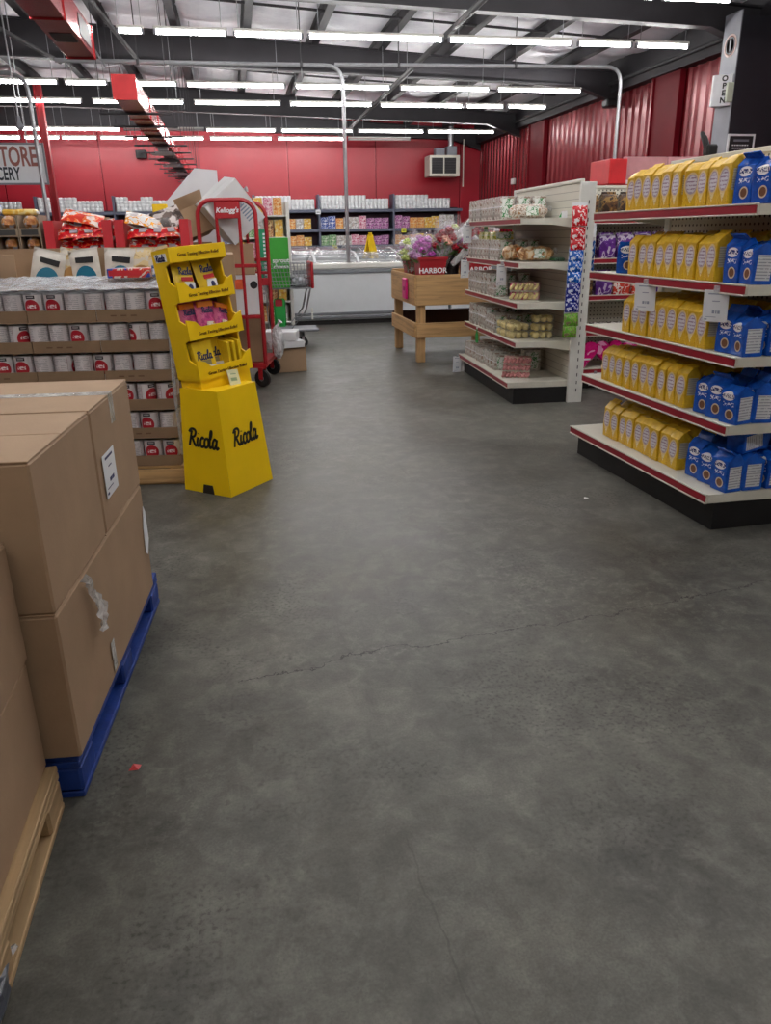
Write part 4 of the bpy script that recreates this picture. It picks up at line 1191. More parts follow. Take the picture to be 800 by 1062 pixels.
empty_sleeve('lower shiny cellophane sleeve slanting over the red bucket', (2.56, 9.22, 1.14), (2.88, 9.26, 1.42), 0.03, 0.06)

# ================================================================= CHEST FREEZERS AND BACK SHELVING
fz_white = mat('freezer_white', (206, 212, 216), 0.35, 0, 0.03)
fz_grey = mat('freezer_grey', (120, 124, 130), 0.4, 0.2, 0.06)
def freezer(label, x0, x1, y0, y1, tall=0.0):
    o = thing('chest_freezer', label, 'freezer', (x0, y0, 0)); W, D = x1 - x0, y1 - y0
    mb = MB(); mb.box(0.05, W - 0.05, 0.06, D - 0.06, 0, 0.08); mb.part('plinth', black_paint, o)
    mb = MB(); mb.cbox(0, W, 0, D, 0.08, 0.86, 0.015); mb.part('cabinet', fz_white, o)
    for (z0, z1) in ((0.10, 0.15), (0.165, 0.215), (0.86, 0.93)):
        mb = MB(); mb.cbox(-0.015, W + 0.015, -0.02, D + 0.02, z0, z1, 0.01); mb.part('bumper', fz_grey, o)
    mb = MB()
    mb.cbox(-0.01, W + 0.01, -0.012, 0.09, 0.93, 1.03, 0.02); mb.cbox(-0.01, W + 0.01, D - 0.09, D + 0.012, 0.93, 1.03, 0.02)
    mb.cbox(-0.01, 0.09, 0.09, D - 0.09, 0.93, 1.03, 0.02); mb.cbox(W - 0.09, W + 0.01, 0.09, D - 0.09, 0.93, 1.03, 0.02)
    mb.part('rim', white_paint, o)
    n = 8
    nl = max(2, round(W / 0.8))
    for k in range(nl):
        xa, xb = 0.08 + (W - 0.16) * k / nl, 0.08 + (W - 0.16) * (k + 1) / nl
        vs = []
        for i in range(n + 1):
            u = i / n
            z = 1.03 + (0.17 + tall) * math.sin(PI * u) ** 0.8
            vs += [(xa + 0.02, 0.09 + (D - 0.18) * u, z), (xb - 0.02, 0.09 + (D - 0.18) * u, z)]
        mb = MB(); mb.add(vs, [(2 * i, 2 * i + 1, 2 * i + 3, 2 * i + 2) for i in range(n)])
        lid = mb.part('glass_lid', lid_glass, o, True)
        mb = MB()
        for xx in (xa + 0.01, xb - 0.01):
            mb.tube([(xx, v[1], v[2]) for v in vs[::2]], 0.014, 6)
        mb.part('lid_frame', galv, lid, True)
    mb = MB(); mb.box(0.05, W - 0.05, 0.05, D - 0.05, 0.862, 0.90); mb.part('frozen_goods', printmat('frozen_goods', [(96, 100, 110), (150, 156, 164), (190, 190, 192), (120, 90, 80)], 7), o)
    mb = MB(); mb.cbox(0.72, 0.75, -0.03, -0.02, 0.10, 0.30, 0.004); mb.part('cable', white_paint, o)
    return o
freezer('white chest freezer with arched glass lids beyond the shopping cart', 0.55, 3.75, 13.72, 15.4)
freezer('white chest freezer with arched glass lids beyond the flower table', 3.8, 6.4, 13.72, 15.4)
freezer('second row chest freezer in line with the shopping cart', 0.4, 2.7, 17.4, 19.2)
freezer('second row chest freezer in line with the flower table', 2.75, 5.1, 17.4, 19.2)
freezer('third row chest freezer nearest the back shelves, cart side', 0.2, 2.9, 21.2, 23.0)
freezer('third row chest freezer nearest the back shelves, flower side', 2.95, 5.6, 21.2, 23.0)
# wet floor sign on the freezer
o = thing('wet_floor_sign', 'yellow folding wet floor sign standing on a chest freezer', 'sign', (2.62, 15.33, 1.05))
ys_ = mat('safety_yellow', (240, 200, 20), 0.5)
for s, rx in ((-1, 0.22), (1, -0.22)):
    M = TR(0, s * 0.10, 0) @ Matrix.Rotation(-s * 0.22, 4, 'X') if False else TR(0, s * 0.09, 0) @ Matrix.Rotation(s * 0.22, 4, 'X')
    mb = MB(); mb.prism([(-0.14, 0), (-0.06, 0), (-0.05, 0.04), (0.05, 0.04), (0.06, 0), (0.14, 0), (0.09, 0.44), (-0.09, 0.44)], 1, -0.012, 0.012, M=M); mb.part('leaf', ys_, o)
o.rotation_euler = (0, 0, 0.9)
mb = MB(); mb.cbox(-0.05, 0.05, -0.015, 0.015, 0.43, 0.47, 0.004); mb.part('hinge', ys_, o)

# back shelves
BZ = [0.25, 0.70, 1.16, 1.66, 2.25]
def roll_pack(cols, rows):
    o = thing('tissue_pack', 'x', 'tissue pack')
    for c in range(cols):
        mb = MB()
        prof = [(0.0, 0)]
        for r in range(rows):
            z = r * 0.105
            prof += [(0.045, z + 0.002), (0.058, z + 0.02), (0.062, z + 0.05), (0.058, z + 0.085), (0.045, z + 0.103)]
        prof.append((0, rows * 0.105))
        mb.lathe(prof, 10, M=TR((c - (cols - 1) / 2) * 0.122, 0, 0)); mb.part('roll_column', mat('tissue_white', (226, 228, 230), 0.6, 0, 0.05, 30), o, True)
    mb = MB(); mb.box(-cols * 0.061, cols * 0.061, 0.0, 0.12, 0, rows * 0.105 - 0.01); mb.part('wrapper', mat('tissue_white', (226, 228, 230), 0.6), o)
    return o
rpT = Proto(lambda: roll_pack(3, 4)); rpS = Proto(lambda: roll_pack(3, 3)); rpL = Proto(lambda: roll_pack(3, 2))
def carton(cols_name, m):
    o = thing('grocery_box', 'x', 'grocery box')
    mb = MB(); mb.cbox(-0.12, 0.12, 0, 0.09, 0, 0.32, 0.004); mb.part('carton', m, o)
    mb = MB(); mb.box(-0.12, 0.12, 0.01, 0.08, 0.32, 0.324); mb.part('top_flap', m, o)
    return o
GM = {'blue': [(34, 60, 140), (60, 90, 170), (214, 220, 230), (40, 70, 150)], 'orange': [(214, 130, 50), (230, 170, 90), (226, 200, 150), (206, 120, 50)],
      'white': [(206, 206, 204), (222, 222, 220), (150, 150, 150), (190, 180, 170)], 'yellow': [(222, 176, 60), (232, 196, 90), (206, 140, 50), (230, 214, 160)],
      'purple': [(150, 80, 140), (186, 110, 170), (214, 180, 206), (120, 60, 110)], 'pink': [(206, 120, 150), (222, 170, 186), (230, 210, 216), (190, 90, 120)],
      'green': [(90, 150, 90), (130, 176, 120), (214, 220, 200), (80, 130, 80)], 'brown': [(150, 96, 60), (190, 140, 90), (214, 186, 140), (120, 70, 50)]}
GP = {k: Proto(lambda k=k, v=v: carton(k, printmat('carton_' + k, v, 14))) for k, v in GM.items()}
bays = [-8.1, -5.75, -3.5, -1.3, 0.75, 2.8, 5.25, 7.6]
SEQ = {3: ['blue blue white orange blue', 'white orange blue white', 'blue blue white orange blue white', 'blue orange white yellow blue', 'blue blue white orange white yellow', 'blue orange white white pink purple purple purple', 'purple orange yellow white'],
       2: ['orange yellow orange', 'orange white orange', 'orange orange yellow', 'blue white blue white white', 'white orange orange orange orange orange yellow', 'green white white pink purple purple purple', 'orange yellow brown'],
       1: ['blue white brown', 'blue brown', 'white brown brown', 'blue blue white white blue', 'blue white brown brown yellow', 'blue blue brown white', 'brown yellow'],
       0: ['brown brown', 'white brown', 'brown brown', 'orange brown white', 'brown white brown', 'white brown', 'brown']}
for i in range(len(bays) - 1):
    xa, xb = bays[i], bays[i + 1]
    o = thing('back_shelf', 'grey grocery shelf bay along the red back wall, %s' % ('far beyond the grocery sign', 'behind the grocery sign', 'behind the red column', 'behind the snack bins', 'behind the red cart', 'behind the freezers', 'under the unit heater')[i], 'shelf', (xa, 26.2, 0))
    Wd = xb - xa
    for zz in BZ:
        mb = MB(); mb.cbox(0.065, Wd - 0.004, 0, 0.59, zz - 0.09, zz, 0.006); mb.part('shelf', shelf_grey, o)
    mb = MB(); mb.box(0, Wd - 0.004, 0.6, 0.62, 0, 2.3); mb.part('back_panel', mat('dark_back', (60, 36, 48), 0.7), o)
    mb = MB(); mb.cbox(0.0, 0.06, -0.02, 0.59, 0, 2.70 if i else 2.3, 0.005); mb.part('upright', shelf_grey, o)
    bn = ('bay beyond the grocery sign', 'bay behind the grocery sign', 'bay behind the red column', 'bay behind the snack bins', 'bay behind the red cart', 'bay behind the freezers', 'bay under the unit heater')[i]
    nT = max(2, int((Wd - 0.5) / 0.38))
    for k in range(nT):
        x = xa + 0.27 + 0.375 * k
        pr_ = rpT if k < nT - 1 else rpS
        if i in (2, 3) and k % 3 == 1: pr_ = rpS
        pr_.put((x, 26.32, 2.252), 0, 'white pack of paper rolls, %s from sign end atop %s' % (NTH[k], bn), 'paper roll packs')
    if nT * 0.375 + 0.5 < Wd: rpS.put((xa + 0.27 + 0.375 * nT, 26.32, 2.252), 0, 'low white pack of paper rolls atop heater end of %s' % bn, 'paper roll packs')
    for lv in (0, 1, 2, 3):
        words = SEQ[lv][i].split()
        n = int((Wd - 0.2) / 0.25)
        for k in range(n):
            cname = words[int(k * len(words) / n)]
            GP[cname].put((xa + 0.19 + 0.25 * k, 26.24, BZ[lv] + 0.001), random.uniform(-.03, .03), '%s grocery box %s from sign end on %s shelf of %s' % (cname, NTH[k], ('lowest', 'second', 'third', 'fourth')[lv], bn), 'grocery boxes on back shelves',
                          scale=(1, 1, random.choice((0.85, 0.95, 1.05)) * (0.95 if lv < 3 else 1.15)))
for (px_, lv, c) in ((1.6, 2, 'yellow'), (3.3, 2, 'yellow'), (5.6, 3, 'yellow'), (2.8, 4, 'white'), (4.6, 2, 'green')):
    o = thing('shelf_ticket', '%s shelf ticket on the grey back shelving, %s shelf from the floor' % (c, NTH[lv]), 'ticket', (px_, 26.18, BZ[lv] - 0.02), group='shelf tickets')
    mb = MB(); mb.box(-0.08, 0.08, -0.006, 0.0, -0.12, 0.02); mb.part('ticket', {'yellow': mat('ticket_yellow', (226, 226, 60), 0.6), 'white': paper, 'green': green_pl}[c], o)
    mb = MB(); mb.box(-0.05, 0.05, -0.008, -0.006, -0.07, -0.05); mb.part('print', ink, o)

# white product rack seen behind the red cart
o = thing('product_rack', 'narrow white rack of small colourful packs behind the red cart', 'rack', (0.02, 11.9, 0))
for x in (0, 0.78):
    mb = MB(); mb.cbox(x, x + 0.05, 0, 0.4, 0, 1.95, 0.005); mb.part('side_post', white_paint, o)
for k in range(6):
    mb = MB(); mb.cbox(0.05, 0.78, 0, 0.4, 0.25 + 0.30 * k, 0.275 + 0.30 * k, 0.003); mb.part('shelf', white_paint, o)
mb = MB(); mb.box(0.05, 0.78, 0.39, 0.4, 0.1, 1.95); mb.part('back_panel', cream_paint, o)
sk = ['yellow', 'pink', 'orange', 'green', 'white', 'brown']
for k in range(6):
    for q in range(5):
        c = sk[(k * 2 + q) % 6]
        GP[c].put((0.13 + 0.14 * q, 11.96, 0.276 + 0.30 * k), 0, '%s pack on narrow white rack, %s along the %s shelf' % (c, NTH[q], ('lowest', 'second lowest', 'third lowest', 'third highest', 'second highest', 'highest')[k]), 'packs on narrow rack', scale=(0.52, 0.7, 0.72))
o = thing('banner_sign', 'narrow green vertical banner beside the white rack', 'banner', (0.44, 11.70, 0.9))
mb = MB(); mb.cbox(-0.06, 0.06, 0, 0.01, 0, 0.68, 0.002); mb.part('banner', mat('teal_green', (18, 140, 96), 0.5), o)
mb = MB()
for k in range(12):
    mb.box(0.0, 0.03, -0.003, 0, 0.05 + k * 0.05, 0.08 + k * 0.05)
mb.part('print', paper, o)
mb = MB(); mb.tube([(0, 0.02, -0.9), (0, 0.02, 0.6)], 0.012, 6); mb.cbox(-0.15, 0.15, -0.1, 0.14, -0.9, -0.885, 0.004); mb.part('stand', galv, o)
# ================================================================= SHOPPING CART
C = thing('shopping_cart', 'wire shopping cart with red handle and green back panel', 'cart', (0.32, 10.95, 0), 0)
def wire_panel(name, a, b, c, d, nu, nv, r=0.004):
    mb = MB(); a, b, c, d = map(Vector, (a, b, c, d))
    for i in range(nu + 1):
        u = i / nu; mb.tube([a.lerp(b, u), d.lerp(c, u)], r, 4, caps=False)
    for j in range(nv + 1):
        v = j / nv; mb.tube([a.lerp(d, v), b.lerp(c, v)], r, 4, caps=False)
    return mb.part(name, chrome, C)
x0, x1, zb_, zt = 0.05, 0.72, 0.80, 1.13
wire_panel('basket_side', (x0 + .08, 0.04, zb_), (x1, 0.0, zb_), (x1, -0.02, zt), (x0, 0.02, zt), 14, 6)
wire_panel('basket_side', (x0 + .08, 0.50, zb_), (x1, 0.54, zb_), (x1, 0.56, zt), (x0, 0.52, zt), 14, 6)
wire_panel('basket_front', (x0 + .08, 0.04, zb_), (x0 + .08, 0.50, zb_), (x0, 0.52, zt), (x0, 0.02, zt), 9, 6)
wire_panel('basket_back', (x1, 0.0, zb_), (x1, 0.54, zb_), (x1, 0.56, zt), (x1, -0.02, zt), 9, 6)
wire_panel('basket_floor', (x0 + .08, 0.04, zb_), (x1, 0.0, zb_), (x1, 0.54, zb_), (x0 + .08, 0.5, zb_), 10, 9)
mb = MB(); mb.cbox(x1 - 0.01, x1 + 0.03, -0.03, 0.57, zb_ + 0.0, zt + 0.02, 0.012); mb.part('handle', red_steel, C, label='red handle end')
mb = MB()
for y in (0.02, 0.52):
    mb.tube([(x1 - 0.02, y, zb_), (x1 - 0.10, y, 0.5), (x0 + 0.35, y, 0.25), (x1 + 0.05, y, 0.23)], 0.014, 6)
    mb.tube([(x1 + 0.06, y, 0.23), (0.2, y, 0.25)], 0.014, 6)
mb.part('frame', chrome, C, True)
mb = MB(); mb.cbox(0.2, x1 + 0.08, 0.0, 0.54, 0.225, 0.25, 0.008); mb.part('lower_tray', grey_paint, C)
mb = MB(); mb.cbox(0.18, 0.34, -0.02, 0.0, 0.30, 0.68, 0.02); mb.part('green_panel', green_pl, C)
mb = MB(); mb.cbox(0.20, 0.30, -0.028, -0.02, 0.58, 0.67, 0.01); mb.part('red_badge', red_rail, C)
mb = MB(); mb.tube([(0.14, -0.02, 0.66), (0.11, -0.03, 0.4), (0.13, -0.02, 0.3)], 0.014, 6); mb.part('strap', rubber, C, True)
for (x, y) in ((0.56, 0.03), (0.56, 0.51), (0.25, 0.03), (0.25, 0.51)):
    M = TR(x, y - 0.02, 0.075) @ Matrix.Rotation(-PI / 2, 4, 'X')
    mb = MB(); mb.lathe([(0.0, 0), (0.05, 0), (0.072, 0.006), (0.072, 0.034), (0.05, 0.04), (0, 0.04)], 18, M=M); wh_ = mb.part('wheel', rubber, C, True)
    mb = MB(); mb.lathe([(0.0, -0.003), (0.03, -0.003), (0.03, 0.043), (0, 0.043)], 12, M=M); mb.part('hub', white_paint, wh_, True)
    mb = MB(); mb.cbox(x - 0.015, x + 0.02, y - 0.035, y - 0.028, 0.07, 0.225, 0.003); mb.cbox(x - 0.015, x + 0.02, y + 0.026, y + 0.033, 0.07, 0.225, 0.003); mb.cbox(x - 0.015, x + 0.02, y - 0.035, y + 0.033, 0.16, 0.225, 0.003); mb.part('caster_fork', galv, C)
o = thing('green_box', 'green box lettered sprout cheese standing in the shopping cart', 'box', (0.62, 11.13, 0.812))
mb = MB(); mb.cbox(-0.135, 0.135, -0.06, 0.06, 0, 0.655, 0.006); mb.part('carton', mat('vivid_green', (54, 160, 46), 0.5), o)
text('sprout', 0.085, o, (1, 0, 0), (0, 0, 1), (0.02, -0.062, 0.36), paper, bold=0.002)
text('cheese', 0.075, o, (1, 0, 0), (0, 0, 1), (0.02, -0.062, 0.28), paper, bold=0.002)
o = thing('crumpled_bag', 'crumpled silvery plastic bag in the shopping cart basket', 'bag', (0.90, 11.2, 0.81))
mb = MB(); mb.ell((0, 0, 0.07), (0.12, 0.14, 0.065), 14, 9, jit=0.14); mb.part('bag', film_mat('silver_bag', (196, 200, 210), 0.9), o)
mb = MB(); mb.tube([(0.05, 0, 0.11), (0.07, 0.02, 0.14), (0.05, 0.03, 0.155)], 0.012, 6); mb.part('knot', wrap_film, o)
o = thing('dark_tray', 'dark plastic tray of packs in the shopping cart basket', 'tray', (0.88, 11.42, 0.81))
mb = MB(); mb.cbox(-0.14, 0.14, -0.06, 0.06, 0, 0.12, 0.01); mb.part('tray', mat('tray_black', (44, 46, 56), 0.5), o)
mb = MB(); mb.cbox(-0.12, 0.12, -0.05, 0.05, 0.12, 0.15, 0.01); mb.part('film_cover', wrap_film, o)

# ================================================================= RED STOCKING CART
K = thing('stocking_cart', 'red steel stocking cart with tall tubular ends loaded with trash boxes', 'cart', (0, 0, 0))
def hoop(cx, y, w, top, zlo, ang):
    M = TR(cx, y, 0) @ RZ(ang)
    h = w / 2; r = 0.14
    path = [(-h, 0, zlo), (-h, 0, top - r)]
    for k in range(1, 6):
        a = PI / 2 * k / 6; path.append((-h + r * (1 - math.cos(a)), 0, top - r + r * math.sin(a)))
    path.append((-h + r, 0, top)); path.append((h - r, 0, top))
    for k in range(1, 6):
        a = PI / 2 * k / 6; path.append((h - r + r * math.sin(a), 0, top - r + r * math.cos(a)))
    path += [(h, 0, top - r), (h, 0, zlo)]
    mb = MB(); mb.tube(path, 0.021, 8, M=M); mb.part('end_hoop', red_steel, K, True)
    return M
CA = 0.12
M1 = hoop(-0.03, 8.15, 0.56, 1.83, 0.22, -CA)
M2 = hoop(0.12, 8.88, 0.52, 1.83, 0.22, -CA)
for (M, xs, lo) in ((M1, (-0.10, 0.12), 0.22), (M2, (-0.02, 0.05), 0.22)):
    for x in xs:
        mb = MB(); mb.tube([(x, 0, lo), (x, 0, 1.82)], 0.017, 6, M=M); mb.part('upright_bar', red_steel, K, True)
for (M, z0, z1) in ((M2, 1.235, 1.27), (M2, 0.98, 1.06), (M2, 1.10, 1.13), (M1, 1.2, 1.235), (M1, 0.7, 0.735)):
    mb = MB(); mb.cbox(-0.27, 0.27, -0.014, 0.014, z0, z1, 0.004, M=M); mb.part('cross_bar', red_steel, K)
mb = MB(); mb.cbox(-0.10, 0.12, -0.02, -0.004, 1.66, 1.815, 0.004, M=M1); pl = mb.part('name_plate', red_steel, K)
e = text("Kellogg's", 0.062, pl, (1, 0, 0), (0, 0, 1), (0, 0, 0), paper, shear=0.25, bold=0.002)
e.data.transform(M1 @ TR(0.01, -0.0225, 1.735))
Md = TR(0.045, 8.52, 0) @ RZ(-CA + 0.0)
mb = MB()
mb.add([M1 @ Vector((-0.29, -0.03, 0.20)), M1 @ Vector((0.29, -0.03, 0.20)), M2 @ Vector((0.28, 0.03, 0.20)), M2 @ Vector((-0.28, 0.03, 0.20)),
        M1 @ Vector((-0.29, -0.03, 0.24)), M1 @ Vector((0.29, -0.03, 0.24)), M2 @ Vector((0.28, 0.03, 0.24)), M2 @ Vector((-0.28, 0.03, 0.24))],
       [(0, 3, 2, 1), (4, 5, 6, 7), (0, 1, 5, 4), (1, 2, 6, 5), (2, 3, 7, 6), (3, 0, 4, 7)])
mb.part('deck', red_steel, K)
for (M, x) in ((M1, -0.24), (M1, 0.24), (M2, -0.24), (M2, 0.24)):
    W = M @ TR(x, -0.02, 0.09) @ Matrix.Rotation(-0.5, 4, 'Z') @ TR(0, -0.02, 0) @ Matrix.Rotation(-PI / 2, 4, 'X')
    mb = MB(); mb.lathe([(0.0, 0), (0.06, 0), (0.088, 0.006), (0.088, 0.038), (0.06, 0.044), (0, 0.044)], 18, M=W); wl = mb.part('wheel', rubber, K, True)
    mb = MB(); mb.lathe([(0.0, -0.004), (0.028, -0.004), (0.028, 0.048), (0, 0.048)], 12, M=W); mb.part('hub', galv, wl, True)
    V = M @ TR(x, -0.02, 0) @ Matrix.Rotation(-0.5, 4, 'Z')
    mb = MB(); mb.cbox(-0.025, 0.025, -0.033, -0.026, 0.08, 0.20, 0.002, M=V); mb.cbox(-0.025, 0.025, 0.032, 0.039, 0.08, 0.20, 0.002, M=V); mb.cbox(-0.03, 0.03, -0.033, 0.039, 0.185, 0.20, 0.002, M=V); mb.part('caster_fork', red_steel, K)
# trash on the cart
def carton_box(name, label, loc, rot, w, d, h, m, open_top=False, cat='box', group=None):
    o = thing(name, label, cat, loc, rot=rot, group=group)
    t_ = 0.006
    mb = MB()
    if open_top:
        mb.box(-w / 2, w / 2, -d / 2, d / 2, 0, t_)
        mb.box(-w / 2, w / 2, -d / 2, -d / 2 + t_, t_, h); mb.box(-w / 2, w / 2, d / 2 - t_, d / 2, t_, h)
        mb.box(-w / 2, -w / 2 + t_, -d / 2 + t_, d / 2 - t_, t_, h); mb.box(w / 2 - t_, w / 2, -d / 2 + t_, d / 2 - t_, t_, h)
        mb.part('carton', m, o)
        for (a, b, ang, ax) in ((-w / 2, w / 2, 0.7, -1), (-w / 2, w / 2, -0.9, 1)):
            M = TR(0, ax * d / 2, h) @ Matrix.Rotation(-ax * abs(ang), 4, 'X')
            mb = MB(); mb.box(a, b, -0.003, 0.003, 0, d * 0.45, M=M); mb.part('flap', m, o)
    else:
        mb.cbox(-w / 2, w / 2, -d / 2, d / 2, 0, h, 0.004); mb.part('carton', m, o)
        mb = MB(); mb.box(-w / 2, w / 2, -d / 2 + 0.003, -0.004, h, h + 0.003); mb.part('flap', m, o)
        mb = MB(); mb.box(-w / 2, w / 2, 0.004, d / 2 - 0.003, h, h + 0.003); mb.part('flap', m, o)
    return o
whitebox = mat('white_carton', (214, 216, 218), 0.7, 0, 0.05)
o = carton_box('white_carton', 'large white carton tilted on its corner atop the red cart', (0.14, 8.52, 1.56), (0.12, -0.68, 0.2), 0.42, 0.4, 0.46, whitebox)
mb = MB()
for k in range(6): mb.box(0.05, 0.17 - 0.01 * k, -0.204, -0.2, 0.08 + k * 0.03, 0.092 + k * 0.03)
mb.part('print', mat('print_grey', (130, 150, 170), 0.6), o)
carton_box('cardboard_box', 'torn brown cardboard box tipped over on the red cart', (-0.32, 8.62, 1.50), (-0.25, -0.35, 0.4), 0.30, 0.28, 0.28, cardboard, True)
carton_box('cardboard_box', 'brown cardboard box standing in the middle of the red cart', (0.03, 8.5, 1.12), (0, 0.0, 0.1), 0.34, 0.34, 0.30, cardboard, False)
o = carton_box('white_carton', 'white carton with orange square under the brown boxes of the red cart', (0.05, 8.5, 0.72), (0, 0, 0.05), 0.40, 0.36, 0.395, whitebox)
mb = MB(); mb.box(-0.06, 0.02, -0.184, -0.18, 0.26, 0.36); mb.part('orange_print', mat('orange_ink', (224, 96, 50), 0.6), o)
mb = MB(); mb.lathe([(0, 0), (0.04, 0), (0.04, 0.003), (0, 0.003)], 16, M=TR(0.13, -0.18, 0.30) @ Matrix.Rotation(PI / 2, 4, 'X')); mb.part('black_dot', ink, o)
carton_box('cardboard_box', 'wide brown box on the deck of the red cart', (0.06, 8.5, 0.242), (0, 0, -0.1), 0.42, 0.5, 0.47, cardboard_dk, False)
def crumple(name, label, loc, r, m, cat='bag', rot=(0, 0, 0)):
    o = thing(name, label, cat, loc, rot=rot)
    mb = MB(); mb.ell((0, 0, r[2] * 0.95), r, 18, 12, jit=0.13); mb.part('bag', m, o)
    mb = MB(); mb.tube([(0, 0, r[2] * 1.7), (0.02, 0.01, r[2] * 2.1), (0.04, 0.0, r[2] * 2.25)], [0.03, 0.012, 0.03], 7); mb.part('tied_neck', m, o, True)
    return o
crumple('plastic_bag', 'clear crumpled plastic wrap draped over tilted white carton', (-0.02, 8.36, 1.70), (0.13, 0.10, 0.14), film_mat('clear_trash', (200, 200, 206), 0.75), rot=(0, 0.6, 0))
crumple('plastic_bag', 'white crumpled wrap hanging at the side of the red cart', (0.41, 8.55, 0.242), (0.07, 0.10, 0.17), film_mat('white_trash', (222, 222, 226), 0.92))
o = thing('white_board', 'large white board with slanted top standing behind the red cart', 'board', (-0.50, 9.35, 0.0))
mb = MB(); mb.prism([(-0.26, 0), (0.40, 0), (0.40, 2.18), (0.16, 2.2), (-0.26, 1.78)], 1, -0.02, 0.02); mb.part('board', paper, o)
mb = MB(); mb.prism([(-0.26, 1.62), (0.0, 1.62), (0.0, 1.80), (-0.2, 1.74)], 1, -0.026, -0.02); mb.part('cream_patch', mat('cream_patch', (226, 220, 178), 0.6), o)
carton_box('cardboard_box', 'tall brown carton standing on the deck of the red cart', (-0.335, 8.62, 0.242), (0, 0, 0.0), 0.26, 0.26, 1.20, cardboard_dk, False)
# paper trash and boxes by the cart deck side
for (nm, x, y, z, w_, d_, h_, a, m) in (('flattened white carton lowest beside the red cart', 0.50, 9.05, 0.28, 0.42, 0.3, 0.07, 0.2, whitebox), ('flattened white carton upper beside the red cart', 0.48, 9.08, 0.36, 0.38, 0.3, 0.10, -0.2, whitebox),
                                       ('small brown carton at the floor beside the red cart', 0.56, 9.1, 0.0, 0.34, 0.3, 0.27, 0.15, cardboard)):
    carton_box('trash_carton', nm, (x, y, z), (0, 0, a), w_, d_, h_, m)

# ================================================================= YELLOW COUGH DROP DISPLAY
R_ANG = math.radians(50.5)
R = thing('display_stand', 'yellow cardboard floor display lettered Ricola with three shelves of bags', 'display', (-0.125, 4.50, 0), R_ANG)
R['label'] = 'yellow cardboard floor display with script lettering and three stepped shelves'
# local: x 0..0.42 along the front, y 0..0.37 backwards
Wr, Dr, ZB = 0.42, 0.37, 0.64
mb = MB()
b0 = [(0, 0), (Wr, 0), (Wr, Dr), (0, Dr)]
b1 = [(0.025, 0.062), (Wr - 0.03, 0.062), (Wr - 0.025, Dr - 0.02), (0.025, Dr - 0.02)]
vs = [(x, y, 0) for x, y in b0] + [(x, y, ZB) for x, y in b1]
mb.add(vs, [(0, 1, 5, 4), (1, 2, 6, 5), (2, 3, 7, 6), (4, 5, 6, 7), (3, 2, 1, 0)])
# side with a cut-out notch at the floor
def sd(y, z):
    u = z / ZB; return (0.025 * u, y, z)
ya, yb_ = 0.13, 0.22
pts = [sd(0, 0), sd(ya, 0), sd(ya + 0.01, 0.055), sd(yb_ - 0.01, 0.055), sd(yb_, 0), sd(Dr, 0), sd(Dr - 0.02, ZB), sd(0.062, ZB)]
mb.add([Vector(p) + Vector((-0.001, 0, 0)) for p in pts], [(0, 7, 6, 5, 4, 3, 2, 1)])
mb.part('base', yellow_card, R)
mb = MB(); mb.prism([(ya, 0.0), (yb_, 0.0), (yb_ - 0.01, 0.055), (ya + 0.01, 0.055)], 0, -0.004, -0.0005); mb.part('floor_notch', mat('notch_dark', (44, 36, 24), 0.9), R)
# stepped upper tray unit, built upright in its own frame and then set slightly twisted on the base
MR = TR(-0.125, 4.50, 0) @ RZ(R_ANG)
TW = TR(-0.2409, 4.6508, 0.6914) @ RZ(0.7231) @ Matrix.Rotation(-0.0598, 4, 'X') @ Matrix.Rotation(-0.0557, 4, 'Y') @ TR(0, 0, -0.69)
TU = MR.inverted() @ TW
RKEEP = set(R.children)
Wu, HT = 0.40, 1.445
tiers = [(0.70, 0.0, 0.075), (0.935, 0.028, 0.075), (1.155, 0.055, 0.07)]     # z of lip bottom, y of lip front, lip height
ybk0, ybk1 = 0.205, 0.235
side = [(0.0, 0.69), (ybk0, 0.69), (ybk1, HT - 0.01), (0.085, HT), (0.08, HT - 0.075), (0.13, HT - 0.10), (0.12, 1.26), (0.055, 1.225), (0.055, 1.155), (0.105, 1.13), (0.095, 1.04), (0.028, 1.01), (0.028, 0.935), (0.08, 0.91), (0.07, 0.81), (0.0, 0.775)]
for x in (-0.012, Wu):
    mb = MB(); mb.prism(side, 0, x, x + 0.012); mb.part('side_panel', yellow_card, R)
mb = MB(); mb.cbox(0.0, Wu - 0.004, 0.010, ybk0 - 0.004, 0.56, 0.695, 0.002); mb.part('tray_neck', yellow_card, R)
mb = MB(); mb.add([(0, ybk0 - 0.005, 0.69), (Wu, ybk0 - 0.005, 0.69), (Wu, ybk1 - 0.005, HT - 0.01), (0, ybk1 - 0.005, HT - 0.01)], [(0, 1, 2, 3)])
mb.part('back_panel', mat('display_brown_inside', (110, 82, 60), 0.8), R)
for k, (z, yf, lh) in enumerate(tiers):
    yb2 = ybk0 + (ybk1 - ybk0) * (z - 0.69) / (HT - 0.69) - 0.008
    mb = MB(); mb.box(0, Wu, yf + 0.012, yb2, z, z + 0.008); mb.part('tray_floor', yellow_card, R)
    mb = MB(); mb.prism([(-0.012, z - 0.01), (Wu + 0.012, z - 0.01), (Wu + 0.012, z + lh + 0.035), (Wu - 0.03, z + lh + 0.02), (Wu - 0.07, z + lh - 0.015), (0.09, z + lh - 0.015), (0.05, z + lh + 0.02), (-0.012, z + lh + 0.035)], 1, yf - 0.004, yf + 0.008)
    lip = mb.part('tray_lip', yellow_card, R)
    text('Great Tasting Effective Relief', 0.026, lip, (1, 0, 0), (0, 0, 1), (Wu / 2 + 0.01, yf - 0.006, z + 0.022), ink_brown)
mb = MB(); mb.cbox(-0.012, Wu + 0.012, 0.075, 0.088, HT - 0.08, HT + 0.005, 0.002); hd = mb.part('header', yellow_card, R)
text('Great Tasting Effective Relief', 0.026, hd, (1, 0, 0), (0, 0, 1), (Wu / 2, 0.073, HT - 0.04), ink_brown)
